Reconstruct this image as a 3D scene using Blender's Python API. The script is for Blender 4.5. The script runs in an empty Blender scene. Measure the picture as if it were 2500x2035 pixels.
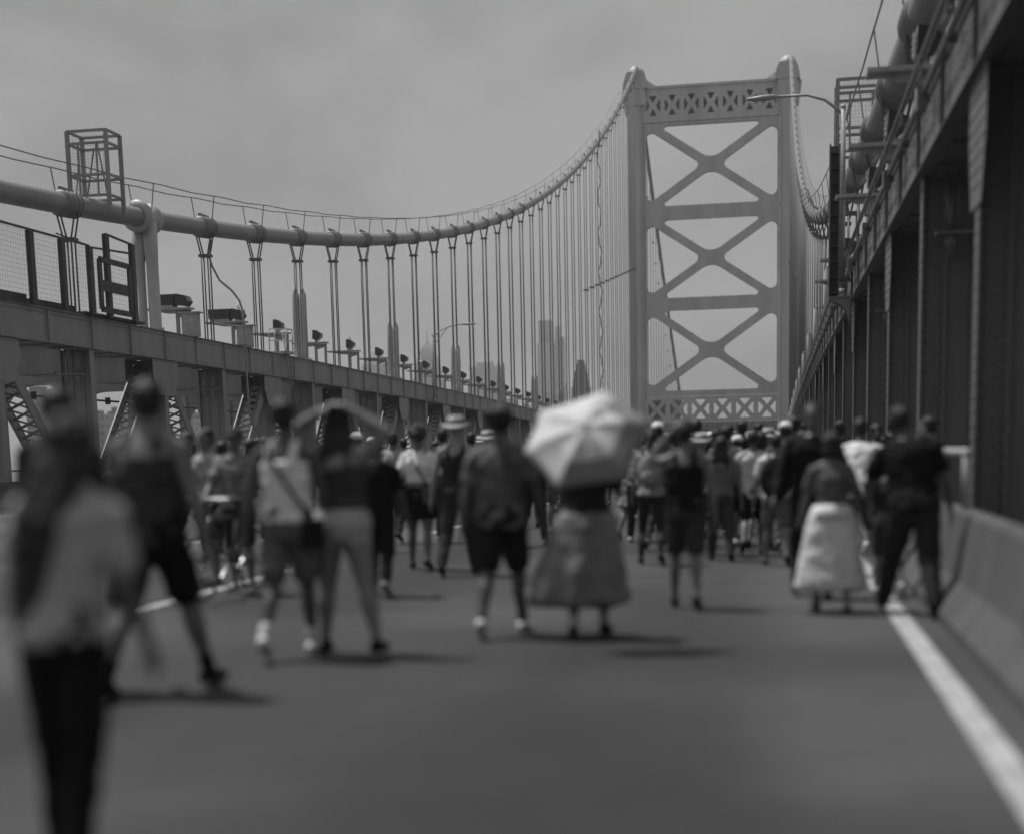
import bpy, math, random
from mathutils import Vector, Matrix
random.seed(11)
R = math.radians
scene = bpy.context.scene
col = scene.collection

# ---------------------------------------------------------------- camera
def cam_basis(yaw, pitch, roll):
    y, p, r = R(yaw), R(pitch), R(roll)
    f = Vector((-math.sin(y)*math.cos(p), math.cos(y)*math.cos(p), math.sin(p)))
    rt = Vector((math.cos(y), math.sin(y), 0)); up = rt.cross(f)
    c, s = math.cos(r), math.sin(r)
    return c*rt - s*up, s*rt + c*up, f
CR, CU, CF = cam_basis(10.587, -8.329, 1.342)
CAM = Vector((0, 0, 1.45))
FPX, PCX, PCY = 3500.0, 1240.0, 1599.75      # focal length and principal point, in pixels of a 2500 x 2035 frame
cd = bpy.data.cameras.new('camera'); co = bpy.data.objects.new('camera', cd); col.objects.link(co)
m = Matrix((CR, CU, -CF)).transposed().to_4x4(); m.translation = CAM
co.matrix_world = m
cd.sensor_fit = 'HORIZONTAL'; cd.sensor_width = 36.0
cd.lens = 36.0*FPX/2500
cd.shift_x = (1250-PCX)/2500
cd.shift_y = (PCY-1017.5)/2500
cd.clip_start = 0.1; cd.clip_end = 20000
cd.dof.use_dof = True
cd.dof.focus_distance = 62.0
cd.dof.aperture_fstop = (cd.lens/1000)/0.095
scene.camera = co
def ray(px, py): return CF + CR*((px-PCX)/FPX) - CU*((py-PCY)/FPX)
def at_y(px, py, Y):
    v = ray(px, py); return CAM + v*(Y/v.y)
def xat(px, Y, py=1100): return at_y(px, py, Y).x

# ---------------------------------------------------------------- world, sun, exposure
SUN = Vector((-math.cos(R(66))*math.cos(R(26)), math.cos(R(66))*math.sin(R(26)), math.sin(R(66))))
w = bpy.data.worlds.new('World'); scene.world = w; w.use_nodes = True
nt = w.node_tree; nt.nodes.clear(); N = nt.nodes.new; L = nt.links.new
out = N('ShaderNodeOutputWorld'); bg = N('ShaderNodeBackground')
sky = N('ShaderNodeTexSky'); sky.sky_type = 'NISHITA'; sky.sun_disc = False
sky.sun_elevation = R(66); sky.sun_rotation = math.atan2(SUN.x, SUN.y); sky.dust_density = 4
hs = N('ShaderNodeHueSaturation'); hs.inputs['Saturation'].default_value = 0
L(sky.outputs[0], hs.inputs['Color'])
tc = N('ShaderNodeTexCoord'); mp = N('ShaderNodeMapping'); mp.inputs['Scale'].default_value = (1.6, 1.6, 2.4)
mp.inputs['Location'].default_value = (1.3, 0.7, 0.5)
L(tc.outputs['Generated'], mp.inputs[0])
n1 = N('ShaderNodeTexNoise'); n1.inputs['Scale'].default_value = 3.0; n1.inputs['Detail'].default_value = 7; n1.inputs['Roughness'].default_value = .52
n1.inputs['Distortion'].default_value = .35
L(mp.outputs[0], n1.inputs['Vector'])
cr = N('ShaderNodeValToRGB'); cr.color_ramp.interpolation = 'B_SPLINE'
e = cr.color_ramp.elements; e[0].position = .40; e[0].color = (.60, .60, .60, 1); e[1].position = .60; e[1].color = (1, 1, 1, 1)
L(n1.outputs['Fac'], cr.inputs[0])
mx = N('ShaderNodeMixRGB'); mx.inputs[0].default_value = .93
vm = N('ShaderNodeVectorMath'); vm.operation = 'SCALE'; vm.inputs['Scale'].default_value = 3.65
L(cr.outputs[0], vm.inputs[0])
L(hs.outputs[0], mx.inputs[1]); L(vm.outputs[0], mx.inputs[2]); L(mx.outputs[0], bg.inputs[0])
bg.inputs[1].default_value = .10
L(bg.outputs[0], out.inputs[0])
sl = bpy.data.lights.new('sun', 'SUN'); sl.energy = 3.7; sl.angle = R(5); sl.color = (1, 1, 1)
so = bpy.data.objects.new('sun', sl); col.objects.link(so); so.rotation_euler = SUN.to_track_quat('Z', 'Y').to_euler(); so.location = (0, 0, 90)
scene.view_settings.view_transform = 'Standard'; scene.view_settings.look = 'None'
scene.view_settings.exposure = 0.0; scene.view_settings.gamma = 1
scene.render.engine = 'CYCLES'
cy = scene.cycles; cy.use_denoising = True; cy.max_bounces = 6; cy.volume_bounces = 0; cy.diffuse_bounces = 3; cy.caustics_reflective = False; cy.caustics_refractive = False

# ---------------------------------------------------------------- materials
def mat(name, g, rough=.7, var=.2, scale=3.0, bump=0.0, bscale=60.0, metal=0.0, streak=False, detail=5):
    m = bpy.data.materials.new(name); m.use_nodes = True; t = m.node_tree; b = t.nodes['Principled BSDF']
    b.inputs['Roughness'].default_value = rough; b.inputs['Metallic'].default_value = metal
    tc = t.nodes.new('ShaderNodeTexCoord'); mp = t.nodes.new('ShaderNodeMapping')
    if streak: mp.inputs['Scale'].default_value = (1, 1, .22)
    t.links.new(tc.outputs['Object'], mp.inputs[0])
    n = t.nodes.new('ShaderNodeTexNoise'); n.inputs['Scale'].default_value = scale; n.inputs['Detail'].default_value = detail; n.inputs['Roughness'].default_value = .6
    t.links.new(mp.outputs[0], n.inputs['Vector'])
    r = t.nodes.new('ShaderNodeValToRGB'); el = r.color_ramp.elements
    lo, hi = g*(1-var), g*(1+var)
    el[0].position = .3; el[0].color = (lo, lo, lo, 1); el[1].position = .7; el[1].color = (hi, hi, hi, 1)
    t.links.new(n.outputs['Fac'], r.inputs[0]); t.links.new(r.outputs[0], b.inputs['Base Color'])
    if bump:
        n2 = t.nodes.new('ShaderNodeTexNoise'); n2.inputs['Scale'].default_value = bscale; n2.inputs['Detail'].default_value = 3
        t.links.new(tc.outputs['Object'], n2.inputs['Vector'])
        bp = t.nodes.new('ShaderNodeBump'); bp.inputs['Strength'].default_value = bump; bp.inputs['Distance'].default_value = .02
        t.links.new(n2.outputs['Fac'], bp.inputs['Height']); t.links.new(bp.outputs[0], b.inputs['Normal'])
    return m
_mc = {}
def cloth(g, var=.18):
    k = ('c', round(g, 3), var)
    if k not in _mc: _mc[k] = mat('fabric_%d' % int(g*1000), g, .9, var, 9, .35, 22); _mc[k].node_tree.nodes['Principled BSDF'].inputs['Specular IOR Level'].default_value = .15
    return _mc[k]
def skin(g):
    k = ('s', round(g, 3))
    if k not in _mc: _mc[k] = mat('skin_%d' % int(g*1000), g, .48, .08, 6, .05, 90)
    return _mc[k]
def printed(g, g2, sc=14):
    m = mat('printed_fabric_%d' % int(g*1000), (g+g2)/2, .85, abs(g-g2)/(g+g2), sc, .3, 22, detail=1.5); return m
M = dict(
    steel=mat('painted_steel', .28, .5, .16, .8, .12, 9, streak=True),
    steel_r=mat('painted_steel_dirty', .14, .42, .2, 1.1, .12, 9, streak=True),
    tower=mat('tower_steel', .50, .55, .16, .35, .05, 2, streak=True),
    cable=mat('cable_wrap', .24, .45, .12, .6, .05, 12),
    rope=mat('wire_rope', .13, .5, .1, 4),
    sleeve=mat('sleeve_paint', .46, .45, .12, .7, streak=True),
    darksteel=mat('dark_steel', .05, .55, .2, 2),
    galv=mat('galvanised', .36, .5, .2, 5),
    lampglass=mat('lamp_glass', .05, .15, .1, 3),
    lightmetal=mat('light_metal', .45, .35, .1, 4),
    concrete=mat('barrier_concrete', .085, .85, .35, 1.3, .35, 40, streak=True),
    paint=mat('road_paint', .40, .7, .38, 4, .1, 60),
    rubber=mat('rubber', .02, .7, .1, 5), chrome=mat('chrome', .4, .25, .05, 5, metal=.8),
    hair=mat('hair_dark', .012, .55, .3, 40, .5, 80), hairg=mat('hair_brown', .05, .6, .3, 40, .5, 80),
    eye=mat('eye_dark', .01, .1, .05, 5), lip=mat('lip', .06, .5, .05, 5),
    straw=mat('straw', .5, .8, .12, 40, .4, 60),
)

# ---------------------------------------------------------------- mesh helpers
class MB:
    def __init__(s): s.v = []; s.f = []; s.mi = []; s.sm = []
    def add(s, vs, fs, mi=0, smooth=False):
        o = len(s.v); s.v += [tuple(v) for v in vs]
        for f in fs: s.f.append(tuple(i+o for i in f)); s.mi.append(mi); s.sm.append(smooth)
    def box(s, x0, x1, y0, y1, z0, z1, mi=0):
        vs = [(x, y, z) for x in (x0, x1) for y in (y0, y1) for z in (z0, z1)]
        s.add(vs, [(0,1,3,2),(4,6,7,5),(0,4,5,1),(2,3,7,6),(0,2,6,4),(1,5,7,3)], mi)
    def sbox(s, x0, x1, y0, y1, fz0, fz1, mi=0):      # box whose z follows functions of y
        vs = [(x, y, f(y)) for x in (x0, x1) for y in (y0, y1) for f in (fz0, fz1)]
        s.add(vs, [(0,1,3,2),(4,6,7,5),(0,4,5,1),(2,3,7,6),(0,2,6,4),(1,5,7,3)], mi)
    def beam(s, a, b, w, h, ref=(0, 0, 1), mi=0):
        a, b = Vector(a), Vector(b); d = (b-a).normalized(); r = Vector(ref)
        if abs(d.dot(r)) > .98: r = Vector((0, 1, 0))
        u = d.cross(r).normalized(); v = u.cross(d).normalized()
        vs = [p + u*(sx*w/2) + v*(sz*h/2) for p in (a, b) for sx in (-1, 1) for sz in (-1, 1)]
        s.add(vs, [(0,1,3,2),(4,6,7,5),(0,4,5,1),(2,3,7,6),(0,2,6,4),(1,5,7,3)], mi)
    def tube(s, pts, r, n=8, mi=0, caps=True, smooth=True):
        pts = [Vector(p) for p in pts]; rs = r if isinstance(r, (list, tuple)) else [r]*len(pts)
        rings = []; u = None
        for i, p in enumerate(pts):
            d = (pts[min(i+1, len(pts)-1)] - pts[max(i-1, 0)])
            d = d.normalized() if d.length > 1e-9 else Vector((0, 0, 1))
            if u is None:
                u = d.cross(Vector((0, 0, 1)));
                if u.length < .1: u = d.cross(Vector((0, 1, 0)))
            u = (u - d*u.dot(d)).normalized(); v = d.cross(u)
            rings.append([p + (u*math.cos(2*math.pi*k/n) + v*math.sin(2*math.pi*k/n))*rs[i] for k in range(n)])
        vs = [q for rg in rings for q in rg]; fs = []
        for i in range(len(pts)-1):
            for k in range(n):
                fs.append((i*n+k, i*n+(k+1) % n, (i+1)*n+(k+1) % n, (i+1)*n+k))
        if caps: fs.append(tuple(range(n))[::-1]); fs.append(tuple((len(pts)-1)*n+k for k in range(n)))
        s.add(vs, fs, mi, smooth)
    def loft(s, rings, mi=0, smooth=True):
        n = len(rings[0]); vs = [q for rg in rings for q in rg]; fs = []
        for i in range(len(rings)-1):
            for k in range(n): fs.append((i*n+k, i*n+(k+1) % n, (i+1)*n+(k+1) % n, (i+1)*n+k))
        fs.append(tuple(range(n))[::-1]); fs.append(tuple((len(rings)-1)*n+k for k in range(n)))
        s.add(vs, fs, mi, smooth)
    def ball(s, c, rx, ry=None, rz=None, n=12, mi=0, rot=None):
        ry = ry or rx; rz = rz or rx; c = Vector(c); vs = []; fs = []; m_ = n//2
        for i in range(m_+1):
            t = math.pi*i/m_
            for k in range(n):
                a = 2*math.pi*k/n; p = Vector((rx*math.sin(t)*math.cos(a), ry*math.sin(t)*math.sin(a), rz*math.cos(t)))
                if rot is not None: p = rot @ p
                vs.append(c+p)
        for i in range(m_):
            for k in range(n): fs.append((i*n+k, (i+1)*n+k, (i+1)*n+(k+1) % n, i*n+(k+1) % n))
        s.add(vs, fs, mi, True)
    def cone(s, a, ra, b, rb, n=12, mi=0):            # tapered capsule
        a, b = Vector(a), Vector(b); d = b-a; L_ = d.length
        if L_ < 1e-6: s.ball(a, ra, n=n); return
        d /= L_; pts = []; rs = []
        for t in (-1, -.85, -.5): pts.append(a + d*(ra*t)); rs.append(max(ra*math.sqrt(1-t*t), ra*.02))
        pts.append(a); rs.append(ra); pts.append(b); rs.append(rb)
        for t in (.5, .85, 1): pts.append(b + d*(rb*t)); rs.append(max(rb*math.sqrt(1-t*t), rb*.02))
        s.tube(pts, rs, n, mi)
    def prism(s, poly, y0, y1, axis='y', mi=0):       # polygon in (x,z) extruded in y, or (y,z) extruded in x
        n = len(poly)
        if axis == 'y': vs = [(a, y0, b) for a, b in poly] + [(a, y1, b) for a, b in poly]
        else: vs = [(y0, a, b) for a, b in poly] + [(y1, a, b) for a, b in poly]
        fs = [tuple(range(n)), tuple(range(2*n-1, n-1, -1))] + [(k, (k+1) % n, n+(k+1) % n, n+k) for k in range(n)]
        s.add(vs, fs, mi)
    def rivet(s, p, nrm, r=.02, mi=0):                # low dome
        p = Vector(p); nrm = Vector(nrm); u = nrm.orthogonal().normalized(); v = nrm.cross(u)
        n = 6; vs = [p + (u*math.cos(k*math.pi/3)+v*math.sin(k*math.pi/3))*r - nrm*.003 for k in range(n)]
        vs += [p + (u*math.cos(k*math.pi/3)+v*math.sin(k*math.pi/3))*r*.6 + nrm*r*.6 for k in range(n)]
        s.add(vs, [(k, (k+1) % n, n+(k+1) % n, n+k) for k in range(n)] + [tuple(n+k for k in range(n))], mi, True)
    def mesh(s, name, base=(0, 0, 0)):
        bx, by, bz = base; me = bpy.data.meshes.new(name)
        me.from_pydata([(x-bx, y-by, z-bz) for x, y, z in s.v], [], s.f)
        for p, i, sm in zip(me.polygons, s.mi, s.sm): p.material_index = i; p.use_smooth = sm
        me.update(); return me
    def build(s, name, m, parent=None, base=None):
        if base is None: base = tuple(parent.location) if parent is not None and parent.parent is None and parent.type == 'EMPTY' else (parent.get('_b') if parent is not None and parent.get('_b') is not None else (0, 0, 0))
        me = s.mesh(name, base)
        for k in (m if isinstance(m, (list, tuple)) else [m]): me.materials.append(k)
        import bmesh as _b
        bm = _b.new(); bm.from_mesh(me); _b.ops.recalc_face_normals(bm, faces=bm.faces); bm.to_mesh(me); bm.free()
        o = bpy.data.objects.new(name, me); col.objects.link(o)
        if parent is not None: o.parent = parent
        return o
def thing(name, label, cat, loc=(0, 0, 0), group=None, rz=0):
    o = bpy.data.objects.new(name, None); col.objects.link(o); o.location = loc; o.rotation_euler.z = rz
    o.empty_display_size = .3; o['label'] = label; o['category'] = cat
    if group: o['group'] = group
    return o
def struct(name, mb, m):
    o = mb.build(name, m); o['kind'] = 'structure'; return o
def copy_tree(o, parent=None):
    c = o.copy(); col.objects.link(c)
    if parent is not None: c.parent = parent
    for ch in kids.get(o.name, [k for k in o.children]): copy_tree(ch, c)
    return c
kids = {}

K = 6.8e-5
def zc(y): return -K*y*y if y > 0 else 0.0
def zdeck(y):
    if y <= 280: return zc(y)
    return zc(280) - 2*K*280*(y-280)
def zcab(y): return 9.36 - .02*y + 8.5e-4*y*y      # main cable, midspan to tower
P = 6.55; Y0 = 56.95
ORD = ['first', 'second', 'third', 'fourth', 'fifth', 'sixth', 'seventh', 'eighth', 'ninth', 'tenth', 'eleventh', 'twelfth', 'thirteenth', 'fourteenth', 'fifteenth', 'sixteenth', 'seventeenth', 'eighteenth', 'nineteenth', 'twentieth', 'twenty-first', 'twenty-second', 'twenty-third', 'twenty-fourth', 'twenty-fifth', 'twenty-sixth']
def frange(a, b, st):
    while a < b-1e-6: yield a; a += st
# ================================================================ the setting
g = MB()
g.add([(-9000, -3000, -46), (9000, -3000, -46), (9000, 12000, -46), (-9000, 12000, -46)], [(0, 1, 2, 3)])
struct('river_water', g, mat('river', .12, .25, .15, .01, .3, .2))
def asphalt():
    m = bpy.data.materials.new('asphalt'); m.use_nodes = True; t = m.node_tree; b = t.nodes['Principled BSDF']; b.inputs['Roughness'].default_value = .82
    nd = t.nodes.new; lk = t.links.new
    tc = nd('ShaderNodeTexCoord')
    def noise(sc, det, vec=None, rough=.6):
        n = nd('ShaderNodeTexNoise'); n.inputs['Scale'].default_value = sc; n.inputs['Detail'].default_value = det; n.inputs['Roughness'].default_value = rough
        lk(vec or tc.outputs['Object'], n.inputs['Vector']); return n.outputs['Fac']
    def ramp(src, p0, v0, p1, v1):
        r = nd('ShaderNodeMapRange'); r.inputs['From Min'].default_value = p0; r.inputs['From Max'].default_value = p1; r.inputs['To Min'].default_value = v0; r.inputs['To Max'].default_value = v1
        r.interpolation_type = 'SMOOTHSTEP'; lk(src, r.inputs['Value']); return r.outputs['Result']
    def math_(op, a, c):
        q = nd('ShaderNodeMath'); q.operation = op
        for k, v in ((0, a), (1, c)):
            if isinstance(v, (int, float)): q.inputs[k].default_value = v
            else: lk(v, q.inputs[k])
        return q.outputs[0]
    sp = nd('ShaderNodeSeparateXYZ'); lk(tc.outputs['Object'], sp.inputs[0])
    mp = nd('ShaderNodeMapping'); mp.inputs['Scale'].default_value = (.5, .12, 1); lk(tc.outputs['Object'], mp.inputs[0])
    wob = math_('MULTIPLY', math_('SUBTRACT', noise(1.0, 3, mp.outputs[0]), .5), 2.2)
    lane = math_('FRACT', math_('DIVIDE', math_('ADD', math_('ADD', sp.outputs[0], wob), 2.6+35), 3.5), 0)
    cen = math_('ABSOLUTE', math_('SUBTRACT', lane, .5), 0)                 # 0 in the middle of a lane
    lane_shade = ramp(cen, .10, .66, .36, 1.08)                                    # soft shadow painted into the lane middle; polished wheel paths stay paler
    big = ramp(noise(.11, 2), .44, .60, .56, 1.22)  # broad random tone, painted in to suggest soft shade lying on the road
    med = ramp(noise(1.3, 6), .3, .88, .7, 1.12)
    fine = ramp(noise(140, 3), .3, .72, .7, 1.28)
    jt = math_('FRACT', math_('DIVIDE', math_('ADD', sp.outputs[1], math_('MULTIPLY', noise(.8, 2), .12)), 12.8), 0)
    joint = ramp(jt, .0, .45, .006, 1.0)
    # rectangular repair patches
    vx = nd('ShaderNodeTexVoronoi'); vx.distance = 'CHEBYCHEV'; vx.inputs['Scale'].default_value = .16; vx.inputs['Randomness'].default_value = .8; lk(tc.outputs['Object'], vx.inputs['Vector'])
    pt = ramp(vx.outputs['Distance'], .15, .84, .17, 1.0)
    v = lane_shade
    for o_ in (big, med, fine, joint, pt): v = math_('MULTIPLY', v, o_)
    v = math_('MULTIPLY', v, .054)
    cb = nd('ShaderNodeCombineColor')
    for k in range(3): lk(v, cb.inputs[k])
    lk(cb.outputs[0], b.inputs['Base Color'])
    bp = nd('ShaderNodeBump'); bp.inputs['Strength'].default_value = .5; bp.inputs['Distance'].default_value = .01; lk(fine, bp.inputs['Height']); lk(bp.outputs[0], b.inputs['Normal'])
    return m
def strip(x0, x1, ys, dz, thick=None):
    s = MB()
    for a, b in zip(ys[:-1], ys[1:]):
        s.add([(x0, a, zdeck(a)+dz), (x1, a, zdeck(a)+dz), (x1, b, zdeck(b)+dz), (x0, b, zdeck(b)+dz)], [(0, 1, 2, 3)])
    return s
ys = [-25] + [i*8.0 for i in range(0, 36)] + [300, 600, 1100]
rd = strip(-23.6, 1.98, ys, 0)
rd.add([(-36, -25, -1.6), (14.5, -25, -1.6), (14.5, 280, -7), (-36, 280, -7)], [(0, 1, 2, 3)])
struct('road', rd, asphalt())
ln = strip(.94, 1.10, ys[:38], .004)
for k in range(-1, 26):                             # broken lane lines, 3 m painted, 9 m gap
    for lx, ph in ((-5.98, 12.4), (-9.6, 8.4), (-13.2, 12.4), (-16.8, 9), (-20.4, 12)):
        a = ph + k*12.2
        ln.add([(lx, a, zc(a)+.004), (lx+.13, a, zc(a)+.004), (lx+.13, a+4.6, zc(a+4.6)+.004), (lx, a+4.6, zc(a+4.6)+.004)], [(0, 1, 2, 3)])
struct('road_markings', ln, M['paint'])

# concrete barriers, one object per cast segment
def barrier_mesh(ln_=6.0):
    s = MB(); prof = [(0, 0), (0, .08), (.17, .30), (.27, .80), (.29, .82), (.43, .82), (.45, .80), (.46, 0)]
    s.prism(prof, .012, ln_-.012); return s
for side in (0, 1):
    proto = None
    for k in range(22):
        y = -5 + k*6.0
        if side == 0:
            lab = ORD[k]+' grey concrete barrier segment along the right edge line, counting away from the camera'
            grp = 'barrier segments along the right edge of the road'
        else:
            lab = ORD[k]+' grey concrete barrier segment along the far left road edge, counting away from the camera'
            grp = 'barrier segments along the left edge of the road'
        if proto is None:
            o = barrier_mesh().build('concrete_barrier', M['concrete']); proto = o
        else:
            o = proto.copy(); col.objects.link(o)
        o.location = (1.29 if side == 0 else -22.9, y if side == 0 else y+6, zc(y+3))
        if side: o.rotation_euler.z = math.pi
        o['label'] = lab; o['category'] = 'barrier'; o['group'] = grp

# ================================================================ stiffening trusses
CH_T, CH_B = 6.66, 5.50
def chord(xa, xb, y0, y1, near):
    """box chord between x=xa (road side) and xb, camber following"""
    s = MB(); sg = 1 if xb > xa else -1
    ft = lambda y: CH_T + zdeck(y); fb = lambda y: CH_B + zdeck(y)
    for y in frange(y0, y1, P):
        s.sbox(xa, xb, y, y+P, lambda t: fb(t)+.02, lambda t: ft(t)-.02)
        s.sbox(xa-sg*.10, xb+sg*.06, y, y+P, lambda t: ft(t)-.02, lambda t: ft(t)+.012)     # cover plate
        s.sbox(xa-sg*.03, xa-sg*.002, y, y+P, lambda t: ft(t)-.17, lambda t: ft(t)-.022)     # top angle leg
        s.sbox(xa-sg*.03, xa-sg*.002, y, y+P, lambda t: fb(t)+.022, lambda t: fb(t)+.20)     # bottom angle leg
        s.sbox(xa-sg*.12, xa+sg*.10, y, y+P, lambda t: fb(t)-.005, lambda t: fb(t)+.018)     # bottom flange
        for h in (0, P/2):
            yy = y+h
            s.sbox(xa-sg*.10, xa-sg*.032, yy-.02, yy+.02, lambda t: fb(t)+.02, lambda t: ft(t)-.02)
        for h in (.8, 2.45, 4.1, 5.75):              # batten plates under the box
            s.sbox(xa+sg*.14, xb-sg*.05, y+h-.28, y+h+.28, lambda t: fb(t)-.03, lambda t: fb(t)+.015)
    return s
def chord_rivets(xa, sg, y0, y1, st, r):
    s = MB(); n = (-sg, 0, 0)
    for y in frange(y0, y1, st):
        zt, zb = CH_T+zdeck(y), CH_B+zdeck(y)
        for z, dx in ((zt-.06, .03), (zt-.12, .03), (zb+.07, .03), (zb+.15, .03)):
            s.rivet((xa-sg*dx, y + (st/2 if z in (zt-.12,) else 0), z), n, r)
        ph = (y-Y0-.3) % (2*P)
        if .0 < ph < 1.3:                             # dense splice riveting at every second panel
            for j in range(6): s.rivet((xa-sg*.003, y, zb+.30+j*.1), n, r)
        elif int((y-y0)/st) % 4 == 0:
            s.rivet((xa-sg*.003, y, zb+.45), n, r); s.rivet((xa-sg*.003, y, zb+.78), n, r)
    return s
def post_mb(xa, xb, y, near, gus):
    s = MB(); sg = 1 if xb > xa else -1; z = zdeck(y); zt = CH_B+z-.008; zb = z-1.2; d = .36
    s.box(xa, xa+sg*.035, y-d/2, y+d/2, zb, zt)                            # road-side flange
    s.box(xb-sg*.035, xb, y-d/2, y+d/2, zb, zt)
    s.box(xa+sg*.036, xb-sg*.036, y-.02, y+.02, zb, zt)                      # web across the truss
    for x0 in (xa+sg*.04, xb-sg*.42):
        s.box(x0, x0+sg*.36, y-.05, y-.021, zb+.01, zt-.01)                  # side plates, proud of the web
        s.box(x0+sg*.30, x0+sg*.36, y-.09, y-.051, zb+.01, zt-.01)
    if near:
        st = .155 if near > 1 else .3; rr = .030 if near > 1 else .026
        for q in frange(zb+.3, zt-.1, st):
            s.rivet((xa+sg*.33, y-.091, q), (0, -1, 0), rr)
            s.rivet((xa+sg*.23, y-.051, q+st/2), (0, -1, 0), rr)
            s.rivet((xa+sg*.09, y-.051, q), (0, -1, 0), rr)
            s.rivet((xa-sg*.001, y-.11, q), (-sg, 0, 0), rr*.8)
            s.rivet((xa-sg*.001, y+.11, q), (-sg, 0, 0), rr*.8)
            s.rivet((xb-sg*.36, y-.091, q+.05), (0, -1, 0), rr)
    return s
def gusset_mb(xa, xb, y, near, W=1.25):
    s = MB(); sg = 1 if xb > xa else -1; z = zdeck(y); t = CH_B+z-.01
    poly = [(y-W, t), (y+W, t), (y+W, t-.7), (y+W*.6, t-1.45), (y-W*.6, t-1.45), (y-W, t-.7)]
    for x in (xa-sg*.022, xb-sg*.0):
        s.prism(poly, x, x+sg*.02, 'x')
    if near:
        for i in range(13):
            for j in range(8):
                yy = y-(W-.1)+i*(W-.1)/6; zz = t-.1-j*.16
                if abs(yy-y) < W-.05-max(0, (j-4)*.12*W): s.rivet((xa-sg*.022, yy, zz), (-sg, 0, 0), .022)
    return s
def diag_mb(xa, xb, ya, yb, near, rec=0.0):
    """laced box diagonal from the top joint at ya to the bottom joint at yb"""
    s = MB(); sg = 1 if xb > xa else -1; dy = 1 if yb > ya else -1
    xa = xa+sg*rec
    a = Vector((0, ya+dy*.45, CH_B+zdeck(ya)-.35)); b = Vector((0, yb-dy*.3, zdeck(yb)-1.1))
    for x in (xa+sg*.06, xb-sg*.06):
        s.beam((x, a.y, a.z), (x, b.y, b.z), .42, .022, ref=(1, 0, 0))
        for e_ in (-.2, .2):
            off = Vector((0, (b-a).z, -(b-a).y)).normalized()*e_
            s.beam((x+sg*(.03 if x == xa+sg*.06 else -.03), a.y+off.y, a.z+off.z), (x+sg*(.03 if x == xa+sg*.06 else -.03), b.y+off.y, b.z+off.z), .02, .035, ref=(1, 0, 0))
    n = 20; w_ = abs(xb-xa)-.2
    for k in range(n):                               # lacing across
        p, q = a.lerp(b, (k+.3)/n), a.lerp(b, (k+1.3)/n) if k < n-1 else b
        s.beam((xa+sg*.1, p.y, p.z), (xb-sg*.1, q.y, q.z), .10, .02, ref=(0, 1, 0))
        s.beam((xb-sg*.1, p.y, p.z+.025), (xa+sg*.1, q.y, q.z+.025), .07, .02, ref=(0, 1, 0))
    if near:
        dv = (b-a).normalized(); ov = Vector((0, dv.z, -dv.y)); Ln = (b-a).length
        for q in frange(.3, Ln-.3, .17):
            for e_ in (-.17, -.1, .1, .17):
                c = a+dv*q+ov*e_; s.rivet((xa+sg*.034, c.y, c.z), (-sg, 0, 0), .018)
    return s
def arch_mb(xb, y, sg):
    """outboard cross frame with an arched opening over the track"""
    s = MB(); z = zdeck(y); top = CH_B+z+.25; W = 6.6; pts = []
    x0 = xb; x1 = xb+sg*W
    inner = [(x0+sg*.02, z-1.2)]
    r = 1.5; zs = z+4.62
    arc = []
    for k in range(7): t = math.pi/2*k/6; arc.append((x0+sg*(.05+r-r*math.cos(t)), zs-r+r*math.sin(t)))
    arc2 = [(x1-sg*.45-sg*(r-r*math.cos(t)), zs-r+r*math.sin(t)) for t in [math.pi/2*k/6 for k in range(6, -1, -1)]]
    low = arc+arc2
    # quads between the arch curve and the top edge
    for (a, b) in zip(low[:-1], low[1:]):
        s.prism([a, b, (b[0], top), (a[0], top)], y-.03, y+.03)
    s.box(x1-sg*.45, x1, y-.2, y+.2, z-1.2, top)
    s.box(x0+sg*.02, x1-sg*.01, y-.22, y+.22, top+.002, top+.05)
    s.box(x0+sg*.3, x1-sg*.5, y-.10, y-.031, zs+.02, zs+.10)
    return s
def anchor_mb(xa, xb, y):
    s = MB(); z = zdeck(y)+CH_B; c = (xa+xb)/2
    for dx in (-.26, -.09, .09, .26):
        s.tube([(c+dx, y-.42, z), (c+dx, y-.42, z-.95)], .022, 6)
        if abs(dx) > .1: s.tube([(c+dx*.8, y-.42, z-.35), (c+dx*.8, y-.42, z-.88)], .05, 8)
    s.box(c-.42, c+.42, y-.52, y-.32, z-.95, z-.89)
    for dx in (-.2, .2):
        s.tube([(c+dx, y-.42, z-.96), (c+dx, y-.42, z-1.1), (c+dx, y-.42, z-1.14), (c+dx, y-.42, z-1.28)], [.085, .085, .06, .045], 8)
    return s
def truss(xa, xb, ys0, ye, name, label, near_lim, m):
    sg = 1 if xb > xa else -1
    t = thing(name, label, 'bridge truss', (xa, ys0, 0))
    c = chord(xa, xb, ys0, ye, 0).build('top_chord', m, t)
    rv = chord_rivets(xa, sg, ys0, 110, .16, .021 if near_lim else .024); o = rv.build('rivet_rows', m, c, base=tuple(t.location))
    bc = MB()
    for y in frange(ys0, ye, P): bc.sbox(xa, xb, y, y+P, lambda q: zdeck(q)-1.9, lambda q: zdeck(q)-1.2)
    bc.build('bottom_chord', m, t)
    k = 0
    for i in range(-8, 40):
        y = Y0 + i*P
        if y < ys0 or y > min(ye, 276): continue
        near = 2 if y < 60 and near_lim else (1 if y < 75 else 0)
        gus = (i % 2 == 0)
        p = post_mb(xa, xb, y, near, gus).build('post', m, t)
        if gus:
            gusset_mb(xa, xb, y, near, .7 if near_lim else 1.25).build('gusset_plate', m, t)
            for dy in (-P, P): diag_mb(xa, xb, y, y+dy, near, .5 if near_lim else .12).build('diagonal', m, t)
        else:
            if y < 160: anchor_mb(xa, xb, y).build('hanger_anchorage', m, t)
        arch_mb(xb, y, sg).build('arched_bracket', m, t)
    return t
LXA, LXB = -24.8, -26.0
RXA, RXB = 2.28, 3.48
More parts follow.
